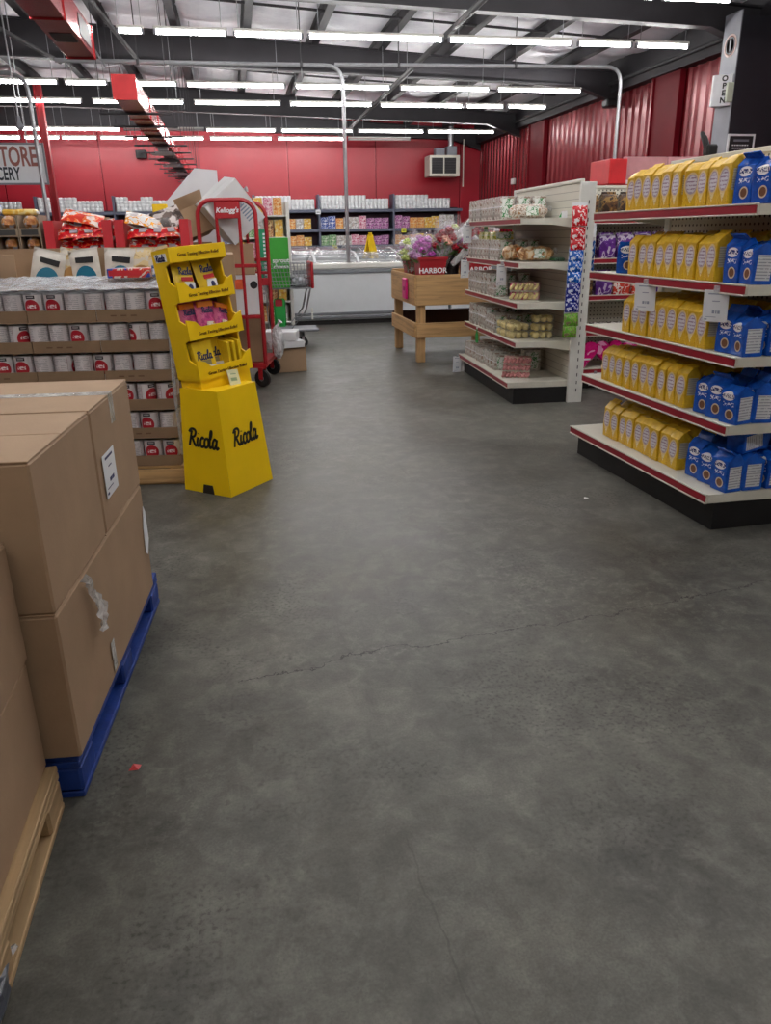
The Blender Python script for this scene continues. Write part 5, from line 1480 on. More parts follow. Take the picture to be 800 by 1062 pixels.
mb = MB(); mb.add([(-0.012, 0.088, HT + 0.004), (Wu + 0.012, 0.088, HT + 0.004), (Wu + 0.012, ybk1, HT - 0.006), (-0.012, ybk1, HT - 0.006)], [(0, 1, 2, 3)]); mb.part('top_board', yellow_card, R)
STROKES = [[(-0.02, 0.80), (0.10, 0.98), (0.34, 1.0), (0.48, 0.84), (0.40, 0.60), (0.16, 0.50)], [(0.04, 0.0), (0.10, 0.40), (0.18, 0.92)], [(0.22, 0.50), (0.36, 0.22), (0.50, 0.02), (0.62, 0.14)],
           [(0.66, 0.56), (0.62, 0.20), (0.70, 0.02), (0.82, 0.16)], [(0.70, 0.74), (0.71, 0.78)], [(1.10, 0.48), (1.00, 0.58), (0.87, 0.40), (0.88, 0.10), (1.02, 0.0), (1.16, 0.14)],
           [(1.30, 0.58), (1.17, 0.40), (1.18, 0.10), (1.30, 0.0), (1.44, 0.16), (1.43, 0.46), (1.30, 0.58)], [(1.46, 0.30), (1.64, 0.70), (1.66, 1.0), (1.58, 0.96), (1.53, 0.30), (1.60, 0.02), (1.74, 0.14)],
           [(2.02, 0.50), (1.90, 0.58), (1.78, 0.36), (1.80, 0.06), (1.92, 0.02), (2.04, 0.30)], [(2.07, 0.58), (2.04, 0.16), (2.12, 0.0), (2.24, 0.14)]]
def ricola(unit, right, up, at, parent, m=ink, r=0.075, name='script_lettering'):
    """cursive brand lettering as flattened strokes, centred on at"""
    rv = Vector(right).normalized(); uv = Vector(up).normalized(); nv = rv.cross(uv); at = Vector(at)
    mb = MB()
    for st in STROKES:
        P = [Vector((a, b)) for a, b in st]; pts = []
        for i in range(len(P) - 1):
            p0, p1, p2, p3 = P[max(i - 1, 0)], P[i], P[i + 1], P[min(i + 2, len(P) - 1)]
            for q in range(4):
                t_ = q / 4
                pts.append(0.5 * ((2 * p1) + (p2 - p0) * t_ + (2 * p0 - 5 * p1 + 4 * p2 - p3) * t_ ** 2 + (3 * p1 - p0 - 3 * p2 + p3) * t_ ** 3))
        pts.append(P[-1])
        L, Rr = [], []
        for i, p in enumerate(pts):
            d = (pts[min(i + 1, len(pts) - 1)] - pts[max(i - 1, 0)]); d.normalize()
            nrm = Vector((-d.y, d.x)) * r
            L.append(p + nrm); Rr.append(p - nrm)
        vs = []
        for h_ in (0.0, 0.0015):
            for q in L + Rr:
                xx = q.x - 1.1 + 0.12 * q.y
                vs.append(at + rv * xx * unit + uv * (q.y - 0.5) * unit + nv * h_)
        n = len(pts); fs = []
        for i in range(n - 1):
            fs.append((2 * n + i, 3 * n + i, 3 * n + i + 1, 2 * n + i + 1))
            fs.append((i, i + 1, 2 * n + i + 1, 2 * n + i)); fs.append((n + i, 3 * n + i, 3 * n + i + 1, n + i + 1))
        mb.add(vs, fs)
    return mb.part(name, m, parent)
plate = MB(); plate.prism([(0.10, HT - 0.07), (0.20, HT - 0.075), (0.215, HT - 0.03), (0.105, HT - 0.025)], 0, -0.0135, -0.012); pt = plate.part('logo_outline', paper, R)
ricola(0.037, (0, -1, 0.03), (0, 0, 1), (-0.0145, 0.157, HT - 0.05), R, ink_blue)
def tree(o):
    yield o
    for c in o.children: yield from tree(c)
for ch in list(R.children):
    if ch in RKEEP: continue
    for q in tree(ch): q.data.transform(TU)
ricola(0.105, (1, 0, 0.04), (0, 0.097, 1), (0.215, 0.0318, 0.345), R)
ricola(0.105, (0, -1, -0.02), (0.036, 0, 1), (0.0105, 0.19, 0.345), R)
o = thing('price_card', 'small pale price card on the lowest lip of the yellow display', 'price card', (0, 0, 0))
o.matrix_world = TW @ TR(0.235, -0.008, 0.712) @ Matrix.Rotation(-0.3, 4, 'X') @ Matrix.Rotation(0.12, 4, 'Y')
mb = MB(); mb.box(-0.042, 0.042, -0.002, 0.0, -0.10, 0.0); mb.part('card', mat('pale_card', (222, 220, 176), 0.6), o)
mb = MB(); mb.box(-0.02, 0.02, -0.0028, -0.002, -0.03, -0.024); mb.box(-0.026, 0.02, -0.0028, -0.002, -0.07, -0.05); mb.part('print', mat('faint_green', (150, 170, 130), 0.6), o)
# bags in the display
def flat_bag(name, w, h, m, extra=None):
    o = thing(name, 'x', 'bag')
    mb = MB(); n = 8; vs = []; fs = []
    for sgn in (-1, 1):
        for a in range(n + 1):
            for b in range(n + 1):
                u, v = a / n, b / n
                vs.append(((u - 0.5) * w, sgn * 0.028 * (math.sin(PI * u) * math.sin(PI * (0.12 + 0.88 * v) if v < 1 else 0)) ** 0.5 if 0 < u < 1 and v < 1 else 0, v * h))
    N = (n + 1) ** 2
    for a in range(n):
        for b in range(n):
            i = a * (n + 1) + b
            fs.append((i, i + n + 1, i + n + 2, i + 1)); fs.append((N + i, N + i + 1, N + i + n + 2, N + i + n + 1))
    mb.add(vs, fs); bd = mb.part('pouch', m, o, True)
    mb = MB(); mb.box(-w / 2, w / 2, -0.002, 0.002, h, h + 0.012); mb.part('top_seal', m, o)
    if extra: extra(o, w, h)
    return o
ypk = mat('yellow_pack', (238, 204, 40), 0.28, 0, 0.06, 20, 0.4, 30)
def y_print(o, w, h):
    ricola(0.045, (1, 0, 0), (0, 0.1, 1), (0, -0.029, h * 0.74), o, ink_blue, name='brand_print')
    mb = MB(); mb.box(-w * 0.25, w * 0.3, -0.032, -0.029, h * 0.44, h * 0.56); mb.part('red_band', ink_red, o)
    mb = MB(); mb.prism([(-0.04, 0.03), (0.05, 0.03), (0.055, h * 0.4), (-0.02, h * 0.42)], 1, -0.033, -0.030); mb.part('white_panel', paper, o)
    mb = MB(); mb.ell((0.018, -0.033, h * 0.25), (0.018, 0.003, 0.022), 10, 6); mb.part('drop_print', ink_blue, o, True)
def p_print(o, w, h):
    ricola(0.035, (1, 0, 0), (0, 0.1, 1), (0, -0.029, h * 0.70), o, ink_blue, name='brand_print')
    mb = MB(); mb.box(-w * 0.42, w * 0.42, -0.026, -0.012, h * 0.80, h * 0.97); mb.part('orange_band', mat('orange_pack', (232, 134, 34), 0.35), o)
    mb = MB(); mb.prism([(-0.03, 0.015), (0.04, 0.015), (0.03, h * 0.32), (-0.02, h * 0.34)], 1, -0.033, -0.029); mb.part('white_panel', printmat('drop_photo', [(226, 220, 200), (206, 150, 60), (230, 226, 220)], 50), o)
yb1 = Proto(lambda: flat_bag('cough_drop_bag', 0.155, 0.215, ypk, y_print)); pb1 = Proto(lambda: flat_bag('cough_drop_bag', 0.135, 0.19, printmat('berry_pack', [(160, 40, 110), (190, 60, 130), (206, 90, 140)], 30), p_print))
def inR(proto, x, y, z, rot, label, group=None, scale=None):
    o = proto.put((0, 0, 0), label=label, group=group)
    M = TW @ TR(x, y, z) @ Matrix.Rotation(rot[2], 4, 'Z') @ Matrix.Rotation(rot[0], 4, 'X') @ Matrix.Rotation(rot[1], 4, 'Y')
    o.location = M.to_translation(); o.rotation_euler = M.to_euler(); o.scale = scale or (1, 1, 1)
    return o
zt3 = tiers[2][0] + 0.009; zt2 = tiers[1][0] + 0.009; zt1 = tiers[0][0] + 0.009
inR(yb1, 0.10, 0.115, zt3, (-0.24, 0.10, 0), 'yellow cough drop bag leaning on side panel of display top shelf', scale=(0.92, 1, 0.92))
inR(yb1, 0.285, 0.125, zt3, (-0.20, -0.06, 0), 'yellow cough drop bag upright at open end of display top shelf', scale=(0.92, 1, 0.92))
inR(pb1, 0.085, 0.115, zt2, (-0.2, 0.0, 0), 'pink cough drop bag nearest side panel of display middle shelf')
inR(pb1, 0.19, 0.085, zt2, (-0.2, 0.05, 0), 'pink and orange cough drop bag in the middle of display middle shelf')
inR(pb1, 0.31, 0.105, zt2, (-0.25, 0.30, 0.2), 'pink cough drop bag slumped sideways on display middle shelf', scale=(0.95, 1, 0.85))
def ybox():
    o = thing('cough_drop_box', 'x', 'box')
    mb = MB(); mb.cbox(-0.075, 0.075, -0.02, 0.02, 0, 0.20, 0.003); mb.part('carton', ypk, o)
    ricola(0.05, (1, 0, 0), (0, 0, 1), (0, -0.0205, 0.115), o, ink_blue, name='brand_print')
    mb = MB(); mb.box(-0.05, 0.04, -0.022, -0.02, 0.055, 0.085); mb.part('grey_band', mat('print_taupe', (150, 140, 100), 0.6), o)
    mb = MB(); mb.prism([(-0.03, 0.005), (0.06, 0.005), (0.07, 0.05), (-0.01, 0.055)], 1, -0.0222, -0.02); mb.part('white_panel', paper, o)
    return o
yx = Proto(ybox)
inR(yx, 0.095, 0.055, zt1, (-0.15, 0, 0), 'yellow cough drop box nearest side panel of display lowest shelf')
inR(yx, 0.195, 0.10, zt1, (-0.15, 0, 0), 'yellow cough drop box half hidden on display lowest shelf')
for k in range(3): inR(yx, 0.275 + 0.042 * k, 0.09, zt1, (-0.1, -0.15, 1.45), 'slim yellow cough drop pack filed sideways on display lowest shelf', 'packs filed sideways', (0.9, 0.5, 0.9))

# ================================================================= CARTONS ON PALLETS (front left)
def pallet(label, loc, rz, L, W, m, mwood2, edge=False):
    """local: x = -W..0 (0 is the aisle side), y = 0..L"""
    o = thing('pallet', label, 'pallet', loc, rz)
    nb = 7
    for k in range(nb):
        y = (L - 0.11) * k / (nb - 1)
        mb = MB(); mb.cbox(-W, -0.075 if edge else 0, y, y + 0.11, 0.122, 0.142, 0.003); mb.part('deck_board', m, o)
    if edge:
        mb = MB(); mb.cbox(-0.072, 0, 0, L, 0.122, 0.142, 0.003); mb.part('edge_board', m, o)
    for x in (-W, -W / 2 - 0.05, -0.10):
        mb = MB(); mb.cbox(x, x + 0.10, 0, L, 0.10, 0.1215, 0.003); mb.part('stringer_board', m, o)
        for y in (0, L / 2 - 0.07, L - 0.14):
            mb = MB(); mb.cbox(x, x + 0.10, y, y + 0.14, 0.0205, 0.0995, 0.008); mb.part('block', mwood2, o)
        mb = MB(); mb.cbox(x, x + 0.10, 0, L, 0.0, 0.02, 0.003); mb.part('bottom_board', m, o)
    return o
BA = -math.atan2(0.095, 1.15)
BP = pallet('blue painted pallet under the tall brown cartons', (-0.535, 1.90, 0), BA, 1.24, 1.0, blue_pallet, blue_pallet)
WP = pallet('bare wooden pallet under the low cartons by the entrance', (-0.585, 0.70, 0), 0.0, 1.17, 1.0, pallet_wood, pallet_wood, True)
def big_carton(label, M, W, L, h, seam=True, tape=False, m=cardboard):
    """M: world matrix of lower aisle-side near corner; box spans x -W..0, y 0..L"""
    o = thing('cardboard_carton', label, 'carton', (0, 0, 0))
    o.matrix_world = M
    g_ = 0.004
    mb = MB(); mb.cbox(-W, 0, g_, L - g_, 0, h - 0.006, 0.006); mb.part('body', m, o)
    for (a, b) in ((g_ + 0.001, L / 2 - 0.0025), (L / 2 + 0.0025, L - g_ - 0.001)):
        mb = MB(); mb.cbox(-W + 0.002, -0.002, a, b, h - 0.006, h - 0.0005, 0.0015); mb.part('top_flap', m, o)
    if tape:
        mb = MB(); mb.box(-W, 0.0006, L / 2 - 0.028, L / 2 + 0.028, h - 0.0005, h + 0.0008); tp = mb.part('tape', tape_film, o, label='clear packing tape')
        mb = MB(); mb.box(0.0, 0.0012, L / 2 - 0.028, L / 2 + 0.028, h - 0.10, h + 0.0006); mb.part('tape_end', tape_film, o)
    return o
MBl = TR(-0.523, 1.885, 0) @ RZ(BA)
for row in range(2):
    for lay in range(2):
        for c in range(2):
            if lay == 0 and row == 1: continue
            z0, hh = ((0.1425, 0.445), (0.588, 0.412))[lay]
            lab = '%s brown carton of the %s layer on the blue pallet, %s' % (('near end', 'far end')[row] if lay else 'long', ('lower', 'upper')[lay], ('aisle side', 'wall side')[c])
            tp = (lay == 1)
            big_carton(lab, MBl @ TR(-0.50 * c, 0.565 * row + (0 if lay else 0.0), z0), 0.495, 0.56 if lay else 1.125, hh, tape=tp and row == 1, m=cardboard)
# label sheet and scraps on cartons
o = thing('price_sheet', 'white price sheet taped on the upper carton of the blue pallet', 'label', (0, 0, 0))
o.matrix_world = MBl @ TR(0.004, 0.62, 0.69)
mb = MB(); mb.box(0, 0.0015, 0, 0.155, 0.0, 0.145); mb.part('sheet', paper, o)
mb = MB()
for (a, b, c, d) in ((0.03, 0.125, 0.125, 0.133), (0.06, 0.10, 0.095, 0.099), (0.06, 0.085, 0.045, 0.058), (0.09, 0.115, 0.045, 0.058), (0.02, 0.09, 0.028, 0.031), (0.01, 0.03, 0.01, 0.018)):
    mb.box(0.0015, 0.0022, a, b, c, d)
mb.part('print', ink_blue, o)
o = thing('torn_film', 'torn curl of clear wrap hanging on the lower carton', 'plastic scrap', (0, 0, 0))
o.matrix_world = MBl @ TR(0.004, 0.19, 0.59)
mb = MB(); vs = []; fs = []
for i in range(13):
    u = i / 12
    for j in range(5):
        v = j / 4 - 0.5
        vs.append((0.006 + 0.018 * math.sin(u * 9 + j) ** 2 + 0.01 * u, 0.02 + 0.10 * math.sin(u * 1.9) + v * (0.03 + 0.06 * u), -0.20 * u + 0.012 * math.sin(j * 2 + u * 8)))
for i in range(12):
    for j in range(4): fs.append((i * 5 + j, i * 5 + j + 1, i * 5 + j + 6, i * 5 + j + 5))
mb.add(vs, fs); mb.part('film', film_mat('torn_wrap', (222, 222, 222), 0.7), o, True)
mb = MB(); mb.box(0, 0.001, 0.22, 0.26, -0.42, -0.32); mb.part('tape_scrap', tape_film, o)
o = thing('paper_scrap', 'torn white paper strip at far edge of the lower carton', 'paper scrap', (0, 0, 0))
o.matrix_world = MBl @ TR(0.003, 1.05, 0.30)
mb = MB(); mb.prism([(0, 0.02), (0.03, 0), (0.075, 0.05), (0.07, 0.17), (0.045, 0.20), (0.01, 0.12)], 0, 0, 0.0015); mb.part('paper', paper, o)
# low stack on bare pallet
for lay in range(2):
    for row in range(2):
        z0 = (0.1425, 0.475)[lay]
        lab = 'low brown carton of the %s layer on the bare wooden pallet, %s' % (('bottom', 'top')[lay], ('entrance end', 'far end')[row])
        big_carton(lab, TR(-0.612 + 0.012 * lay, 0.735 + 0.575 * row, z0) @ RZ(0.01 * lay), 0.6, 0.57, 0.33 if lay else 0.33, m=cardboard)
o = thing('plastic_litter', 'dark crumpled plastic litter against the bare wooden pallet', 'litter', (-0.60, 1.24, 0.02))
mb = MB(); mb.ell((0, 0, 0.03), (0.03, 0.10, 0.03), 12, 7, jit=0.2); mb.part('litter', mat('dark_plastic', (70, 74, 84), 0.3), o)
mb = MB(); mb.tube([(0, 0.08, 0.03), (0.01, 0.14, 0.02)], 0.008, 5); mb.part('string', wrap_film, o)
for (nm, x, y, c) in (('tiny red candy wrapper on the concrete floor', -0.41, 2.0, (190, 60, 60)), ('tiny white paper scrap on the concrete floor', 1.952, 3.99, (220, 220, 216))):
    o = thing('floor_scrap', nm, 'scrap', (x, y, 0.0))
    mb = MB(); mb.add([(-0.018, -0.01, 0.001), (0.012, -0.014, 0.004), (0.018, 0.012, 0.001), (-0.006, 0.016, 0.006), (0, 0, 0.009)], [(0, 1, 4), (1, 2, 4), (2, 3, 4), (3, 0, 4), (3, 2, 1, 0)]); mb.part('scrap', mat('scrap_%d' % c[1], c, 0.5), o)

# ================================================================= PALLET OF CANS
CA_ = math.radians(171.5)       # direction along the front, right to left
cdir = Vector((math.cos(CA_), math.sin(CA_), 0)); cback = Vector((-cdir.y, cdir.x, 0)) * -1
CO = Vector((-0.445, 4.86, 0))
canA = math.atan2(-cdir.y, -cdir.x)      # local +x = to the right
MC = TR(*CO) @ RZ(canA)                   # local: x from -1.25 to 0, y depth backwards
def can_mat():
    t = NT('can_label')
    vec, x, y, z = t.coords()
    ang = t.math('ARCTAN2', x, t.mul(y, -1.0))       # 0 on -Y side
    s_ = t.mul(ang, 0.058)
    base = srgb(214, 208, 210)
    circ = t.ell(s_, z, 0, 0.082, 0.046, 0.046)
    c = t.mix(circ, base, srgb(176, 16, 40))
    wt = t.mul(circ, t.mul(t.between(z, 0.078, 0.098), t.math('LESS_THAN', t.math('ABSOLUTE', s_), 0.026)))
    wt = t.mul(wt, t.math('GREATER_THAN', t.noise(vec, 90, 1), 0.44))
    c = t.mix(wt, c, srgb(232, 214, 216))
    hd_ = t.rect(s_, z, -0.026, 0.026, 0.131, 0.151); c = t.mix(hd_, c, srgb(38, 36, 44))
    hw = t.mul(hd_, t.mul(t.between(z, 0.138, 0.145), t.math('LESS_THAN', t.math('ABSOLUTE', s_), 0.018))); c = t.mix(t.mul(hw, 0.6), c, srgb(200, 200, 204))
    a2 = t.math('ABSOLUTE', ang)
    pan = t.mul(t.between(a2, 1.25, 2.9), t.between(z, 0.03, 0.14))
    ln = t.mul(pan, t.mul(t.lines(z, 95, 0.36), t.math('GREATER_THAN', t.noise(vec, 55, 2), 0.45)))
    c = t.mix(t.mul(ln, 0.55), c, srgb(96, 92, 104))
    edge = t.mul(t.between(a2, 1.20, 1.25), t.between(z, 0.02, 0.145)); c = t.mix(t.mul(edge, 0.6), c, srgb(140, 60, 70))
    return t.done(c, 0.38)
canm = can_mat()
def can():
    o = thing('food_can', 'x', 'can')
    mb = MB(); mb.lathe([(0.054, 0.0), (0.0575, 0.004), (0.0575, 0.152), (0.054, 0.156), (0.054, 0.1535), (0.0, 0.1535)], 20)
    mb.part('label_body', canm, o, True)
    mb = MB(); mb.lathe([(0.0555, 0.153), (0.058, 0.155), (0.0575, 0.160), (0.054, 0.160), (0.053, 0.155), (0.0, 0.154)], 20); mb.part('lid', galv, o, True)
    return o
canp = Proto(can)
CPn = thing('pallet', 'light wooden pallet under the stacked trays of cans', 'pallet', CO, canA)
for k in range(7):
    mb = MB(); mb.cbox(-1.25, 0.03, 0.0 + k * 0.15, 0.11 + k * 0.15, 0.105, 0.125, 0.003); mb.part('deck_board', pine, CPn)
for (x, y) in ((-1.25, 0), (-0.65, 0), (-0.06, 0)):
    mb = MB(); mb.cbox(x, x + 0.09, 0.0, 1.01, 0.02, 0.1045, 0.004); mb.part('stringer', pine_y, CPn)
for y in (0.0, 0.45, 0.9):
    mb = MB(); mb.cbox(-1.25, 0.03, y, y + 0.11, 0.0, 0.0195, 0.003); mb.part('bottom_board', pine, CPn)
mb = MB(); mb.cbox(-0.42, 0.03, -0.012, -0.001, 0.012, 0.104, 0.003); mb.part('end_board', pine, CPn)
TN = ['lowest', 'second lowest', 'third lowest', 'third highest', 'second highest', 'highest']
tray_names = ['at the yellow display end', 'in the middle', 'at the far carton end']
for tier in range(6):
    z0 = 0.126 + 0.181 * tier
    tw_ = 0.407
    for k in range(3):
        xa = 0.02 - tw_ * (k + 1) + 0.003; xb = 0.02 - tw_ * k - 0.003
        o = thing('can_tray', 'brown cardboard can tray of the %s tier %s' % (TN[tier], tray_names[k]), 'tray', MC @ Vector(((xa + xb) / 2, 0, z0)), canA)
        hw = (xb - xa) / 2
        mb = MB(); mb.box(-hw, hw, 0.0, 0.95, 0, 0.004); mb.part('tray_floor', cardboard_dk, o)
        mb = MB(); mb.box(-hw, hw, -0.005, 0.0, 0, 0.068); fr = mb.part('tray_front', cardboard_dk, o)
        if (tier + k) % 2:
            mb = MB()
            for q in range(3): mb.box(-0.12 + q * 0.06, -0.085 + q * 0.06, -0.0058, -0.005, 0.028, 0.036)
            mb.part('print', mat('print_brown', (110, 82, 60), 0.8), fr)
        for s in (-1, 1):
            mb = MB(); mb.box(s * hw - (0.004 if s > 0 else 0), s * hw + (0.004 if s < 0 else 0), 0.0, 0.95, 0.004, 0.068); mb.part('tray_side', cardboard_dk, o)
        mb = MB(); mb.box(-hw, hw, 0.946, 0.95, 0.004, 0.068); mb.part('tray_back', cardboard_dk, o)
    for c in range(10):
        xx = -0.042 - 0.1205 * c
        for r in range(2 if tier < 5 else 3):
            if r > 0 and 0 < c < 9 and tier < 5: continue
            ang = random.choice((0, 0, 1.9, 2.6, -2.2, 3.1, 0.9, -0.9, 2.2))
            if (tier * 7 + c * 3) % 5 == 0: ang = random.uniform(-0.2, 0.2)
            canp.put(MC @ Vector((xx, 0.062 + 0.118 * r, z0 + 0.0045)), canA + ang, 'white can with red circle label, %s tier, %s from yellow display, %s row' % (TN[tier], NTH[c], NTH[r]), 'cans on the pallet')
# stretch wrap over the top tier
o = thing('stretch_wrap', 'shiny clear stretch wrap over top of the can trays', 'plastic wrap', CO, canA)
mb = MB(); vs = []; fs = []; nx, ny = 30, 10
for i in range(nx + 1):
    for j in range(ny + 1):
        x = 0.03 - 1.26 * i / nx; y = -0.015 + 0.62 * j / ny
        vs.append((x, y, 1.201 + 0.006 + 0.008 * abs(math.sin(i * 1.7 + j * 0.9)) + 0.006 * abs(math.sin(j * 2.3 + i * 0.4)) + 0.05 * (j / ny) ** 1.5))
for i in range(nx):
    for j in range(ny):
        a = i * (ny + 1) + j; fs.append((a, a + 1, a + ny + 2, a + ny + 1))
mb.add(vs, fs); mb.part('film', film_mat('top_wrap', (222, 226, 232), 0.85, 0.1), o, True)
mb = MB(); mb.tube([(0.035, -0.02, 1.2), (0.04, -0.01, 0.9), (0.03, -0.02, 0.6), (0.035, -0.015, 0.2)], [0.012, 0.016, 0.012, 0.008], 6); mb.part('wrap_edge', wrap_film, o, True)
# cardboard tray with snack bags on top
o = thing('snack_carton', 'long open brown carton of snack bags on top of can pallet', 'carton', MC @ Vector((-0.56, 0.62, 1.202)), canA)
mb = MB(); mb.box(-0.75, 0.60, 0, 0.36, 0, 0.005); mb.part('carton_floor', cardboard, o)
for q in range(3):
    mb = MB(); mb.box(-0.75 + q * 0.45, -0.302 + q * 0.45, 0.354, 0.36, 0.005, 0.235); mb.part('back_panel', cardboard, o)
mb = MB(); mb.box(-0.75, 0.60, -0.005, 0.0, 0.0, 0.05); mb.part('front_panel', cardboard, o)
for x in (-0.755, 0.595):
    mb = MB(); mb.box(x, x + 0.006, 0, 0.354, 0.005, 0.19); mb.part('side_panel', cardboard, o)
mb = MB(); mb.cbox(-0.75, -0.52, 0.02, 0.03, 0.0055, 0.205, 0.003); mb.part('folded_flap', cardboard, o)
chipm = mat('snack_white', (206, 200, 190), 0.3, 0, 0.15, 12, 0.5, 20)
teal = mat('teal_print', (14, 110, 140), 0.4, 0, 0.08)
def chip_bag(m, band, dark=True):
    o = flat_bag('snack_bag', 0.21, 0.215, m)
    mb = MB(); pts = [(0.075 * math.cos(PI * k / 12), 0.09 * math.sin(PI * k / 12)) for k in range(13)]
    mb.prism([(x + 0.01, z + 0.02) for x, z in pts], 1, -0.034, -0.029); mb.part('colour_dome', band, o)
    if dark: mb = MB(); mb.prism([(-0.05, 0.135), (0.07, 0.125), (0.075, 0.165), (-0.05, 0.17)], 1, -0.031, -0.027); mb.part('name_patch', ink, o)
    o['category'] = 'snack bag'
    return o
cp = Proto(lambda: chip_bag(chipm, teal))
for k, (x, a) in enumerate(((-0.40, 0.15), (-0.12, -0.1), (0.10, 0.05))):
    p = o_ = MC @ Vector((-0.56 + x, 0.80 + 0.02 * k, 1.209)); cp.put(p, canA + a, 'white snack bag with teal dome in the open carton', 'white snack bags', rot=(-0.15, (0.25, -0.1, 0.05)[k], canA + a))
bb_ = Proto(lambda: chip_bag(printmat('tan_snack', [(190, 160, 110), (214, 190, 140), (206, 196, 180)], 16), mat('snack_brown', (170, 126, 70), 0.4), False))
for k, x in enumerate((-0.24, 0.24, 0.37)):
    bb_.put(MC @ Vector((-0.56 + x, 0.86, 1.209)), canA, 'tan snack bag tucked behind white snack bags', 'tan snack bags', rot=(-0.15, 0.2 - 0.2 * k, canA))
o = thing('snack_box', 'flat red white and blue snack box lying atop the can pallet', 'box', MC @ Vector((-0.27, 0.42, 1.262)), canA + 0.1)
mb = MB(); mb.cbox(-0.13, 0.13, -0.09, 0.09, 0, 0.055, 0.004); mb.part('carton', printmat('blue_red_box', [(34, 70, 160), (200, 50, 46), (220, 214, 200), (206, 60, 40)], 9), o)
mb = MB(); mb.box(-0.12, 0.08, -0.092, -0.09, 0.012, 0.045); mb.part('red_panel', ink_red, o)
o = thing('snack_box', 'small blue snack box beside the red white and blue box', 'box', MC @ Vector((-0.08, 0.48, 1.262)), canA - 0.2)
mb = MB(); mb.cbox(-0.05, 0.05, -0.06, 0.06, 0, 0.07, 0.004); mb.part('carton', printmat('small_blue_box', [(40, 70, 130), (90, 120, 170), (210, 206, 190)], 20), o)
mb = MB(); mb.box(-0.04, 0.04, -0.062, -0.06, 0.02, 0.05); mb.part('label_print', paper, o)

# ================================================================= RED SNACK BINS AND BREAD CARTONS (behind cans)
o = thing('display_table', 'brown cardboard pallet display carrying red snack bins and bread cartons', 'display base', (-1.95, 6.6, 0))
mb = MB(); mb.cbox(0, 1.95, 0, 0.95, 0.12, 1.36, 0.006); mb.part('base_carton', cardboard, o)
for x in (0.02, 0.9, 1.83):
    mb = MB(); mb.cbox(x, x + 0.1, 0, 0.95, 0, 0.12, 0.004); mb.part('runner', pine_y, o)
mb = MB(); mb.cbox(-0.01, 1.96, -0.012, 0.0, 1.16, 1.362, 0.003); mb.part('front_flap', cardboard, o)
binred = mat('bin_red', (190, 26, 40), 0.5, 0, 0.06, 8)
def red_bin(label, x0, x1, y0=6.65):
    o = thing('snack_bin', label, 'bin', (x0, y0, 1.362)); Wb = x1 - x0
    mb = MB(); mb.box(0, Wb, 0, 0.5, 0, 0.006); mb.part('bin_floor', binred, o)
    for x in (0, Wb - 0.07):
        mb = MB(); mb.prism([(0, 0.006), (0.5, 0.006), (0.5, 0.27), (0.02, 0.27)], 0, x, x + 0.07); mb.part('bin_side', binred, o)
    mb = MB(); mb.box(0.07, Wb - 0.07, 0.494, 0.5, 0.006, 0.30); mb.part('bin_back', cardboard, o)
    mb = MB(); mb.box(0.07, Wb - 0.07, 0, 0.006, 0.006, 0.035); mb.part('bin_lip', binred, o)
    return o
red_bin('red cardboard bin heaped with red snack bags beside the bread cartons', -1.42, -0.92)
red_bin('red cardboard bin with white and orange bag on top beside yellow display', -0.90, -0.33)
snm = printmat('red_snack', [(190, 20, 30), (206, 30, 36), (220, 90, 50), (214, 206, 200)], 13, 0.25)
def snack():
    o = flat_bag('snack_bag', 0.24, 0.17, snm)
    mb = MB(); mb.box(0.0, 0.07, -0.033, -0.028, 0.05, 0.12); mb.part('grey_patch', mat('snack_grey', (160, 150, 156), 0.4), o)
    o['category'] = 'snack bag'
    return o
sp_ = Proto(snack)
for (bx0, n, lab) in ((-1.34, 12, 'red snack bag heaped in the bin beside the bread cartons'), (-0.82, 9, 'red snack bag heaped in the bin beside yellow display')):
    for k in range(n):
        lay, c = divmod(k, 3)
        sp_.put((bx0 + 0.10 + 0.115 * c + 0.02 * (lay % 2), 6.69 + 0.05 * (lay % 2), 1.375 + 0.058 * lay), 0, lab, 'red snack bags', rot=(-0.95, random.uniform(-0.25, 0.25), random.uniform(-0.2, 0.2)), scale=(0.8, 1, 0.8))
    for k in range(4):
        sp_.put((bx0 + 0.14 + 0.08 * k, 6.92, 1.40 + 0.05 * (k % 2)), 0, lab, 'red snack bags', rot=(-0.5, random.uniform(-.3, .3), random.uniform(-.3, .3)), scale=(0.8, 1, 0.9))
def special(label, m, loc, rot):
    o = flat_bag('snack_bag', 0.30, 0.20, m); o.location = loc; o.rotation_euler = rot; o['label'] = label; o['category'] = 'snack bag'
special('orange and red snack bag lying on top of the heaped bin', printmat('orange_red_snack', [(206, 50, 30), (226, 110, 60), (226, 210, 200)], 12, 0.25), (-1.16, 6.74, 1.60), (-1.1, 0.2, 0))
special('white and orange snack bag lying on the red bags beside yellow display', printmat('white_orange_snack', [(220, 216, 212), (226, 150, 40), (226, 220, 214), (180, 170, 170)], 10, 0.25), (-0.68, 6.74, 1.57), (-1.05, 0.25, 0.1))
special('dark snack bag at the end of the red bin beside yellow display', printmat('dark_snack', [(60, 50, 46), (110, 96, 90), (200, 190, 186)], 14, 0.25), (-0.48, 6.84, 1.55), (-0.7, -0.3, 0.3))
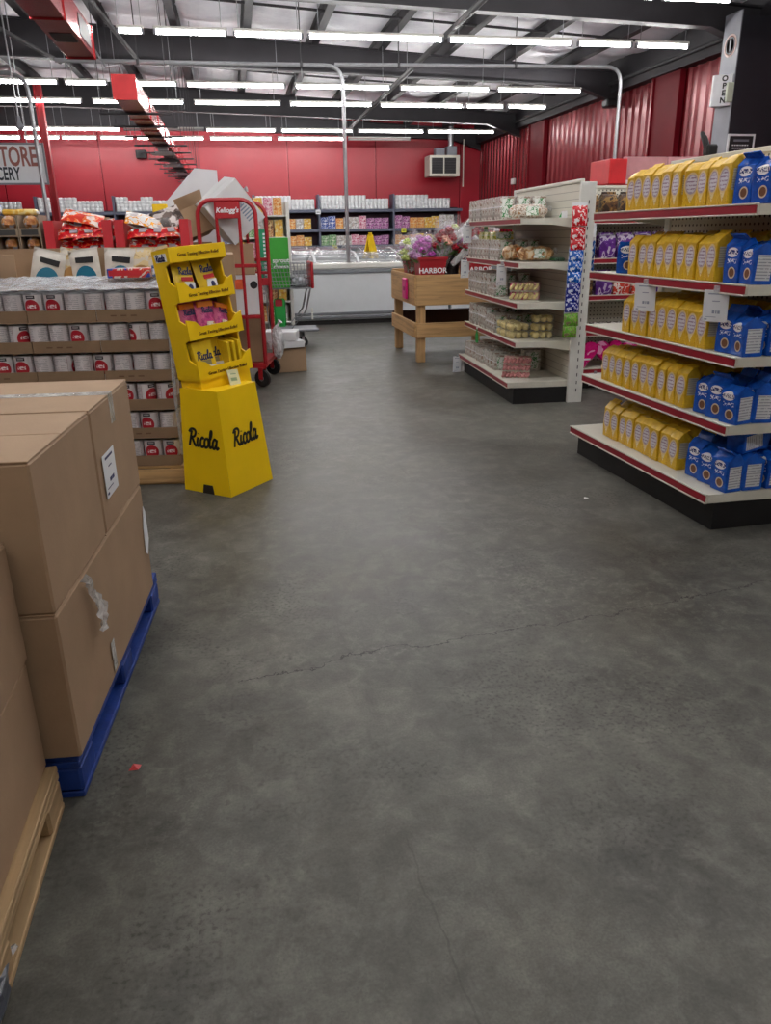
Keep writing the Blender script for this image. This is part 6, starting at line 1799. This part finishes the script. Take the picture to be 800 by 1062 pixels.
# bread cartons, two tiers
def bread_carton():
    o = thing('bread_carton', 'x', 'bread carton')
    mb = MB(); mb.box(-0.078, 0.078, 0, 0.3, 0, 0.004); mb.box(-0.078, -0.072, 0, 0.3, 0.004, 0.155); mb.box(0.072, 0.078, 0, 0.3, 0.004, 0.155); mb.box(-0.072, 0.072, 0.294, 0.3, 0.004, 0.155); mb.part('carton', mat('kraft_grey', (150, 132, 112), 0.8), o)
    mb = MB(); mb.box(-0.072, 0.072, 0, 0.005, 0.004, 0.06); mb.part('front_lip', mat('kraft_grey', (150, 132, 112), 0.8), o)
    mb = MB(); mb.box(-0.060, 0.060, -0.002, 0.0, 0.010, 0.050); mb.part('dark_label', mat('label_dark', (52, 50, 50), 0.6), o)
    mb = MB(); mb.ell((0, 0.10, 0.10), (0.055, 0.08, 0.055), 10, 7, jit=0.10); mb.part('bread', printmat('bread_bag', [(160, 96, 50), (196, 130, 70), (206, 160, 110), (196, 190, 206)], 22), o)
    return o
bcp = Proto(bread_carton)
for k in range(4):
    for lay in range(2):
        nm = ('upper' if lay else 'lower') + ' kraft bread carton, ' + ('first from the red bin', 'second from the red bin', 'third from the red bin', 'fourth from the red bin')[k]
        bcp.put((-1.525 - 0.162 * k, 6.66, 1.363 + 0.157 * lay), 0, nm)
tp_ = thing('blue_pack', 'blue wrapped pack on top of the bread cartons', 'pack', (-1.86, 6.85, 1.676))
mb = MB(); mb.cbox(-0.14, 0.10, -0.05, 0.08, 0, 0.09, 0.02); mb.part('pack', printmat('blue_wrap', [(30, 90, 190), (50, 120, 210), (220, 226, 236)], 16), tp_)
mb = MB(); mb.cbox(-0.14, 0.10, -0.055, -0.048, 0.03, 0.04, 0.002); mb.part('seal', paper, tp_)
tp_ = thing('yellow_pack', 'long yellow pack on top of the bread cartons', 'pack', (-1.62, 6.85, 1.676))
mb = MB(); mb.cbox(-0.12, 0.13, -0.05, 0.08, 0, 0.045, 0.012); mb.part('pack', printmat('yellow_wrap', [(206, 160, 50), (220, 180, 80), (226, 206, 140)], 16), tp_)
mb = MB(); mb.cbox(0.12, 0.14, -0.03, 0.05, 0.01, 0.03, 0.004); mb.part('seal', paper, tp_)
tp_ = thing('yellow_box', 'small bright yellow box behind the red snack bins', 'box', (-0.66, 8.2, 0))
mb = MB(); mb.cbox(-0.07, 0.07, 0, 0.1, 1.62, 1.80, 0.006); mb.part('carton', ys_, tp_)
mb = MB(); mb.cbox(-0.14, 0.14, -0.08, 0.2, 0, 1.62, 0.006); mb.part('stand', cardboard, tp_)
bpy.context.view_layer.update()
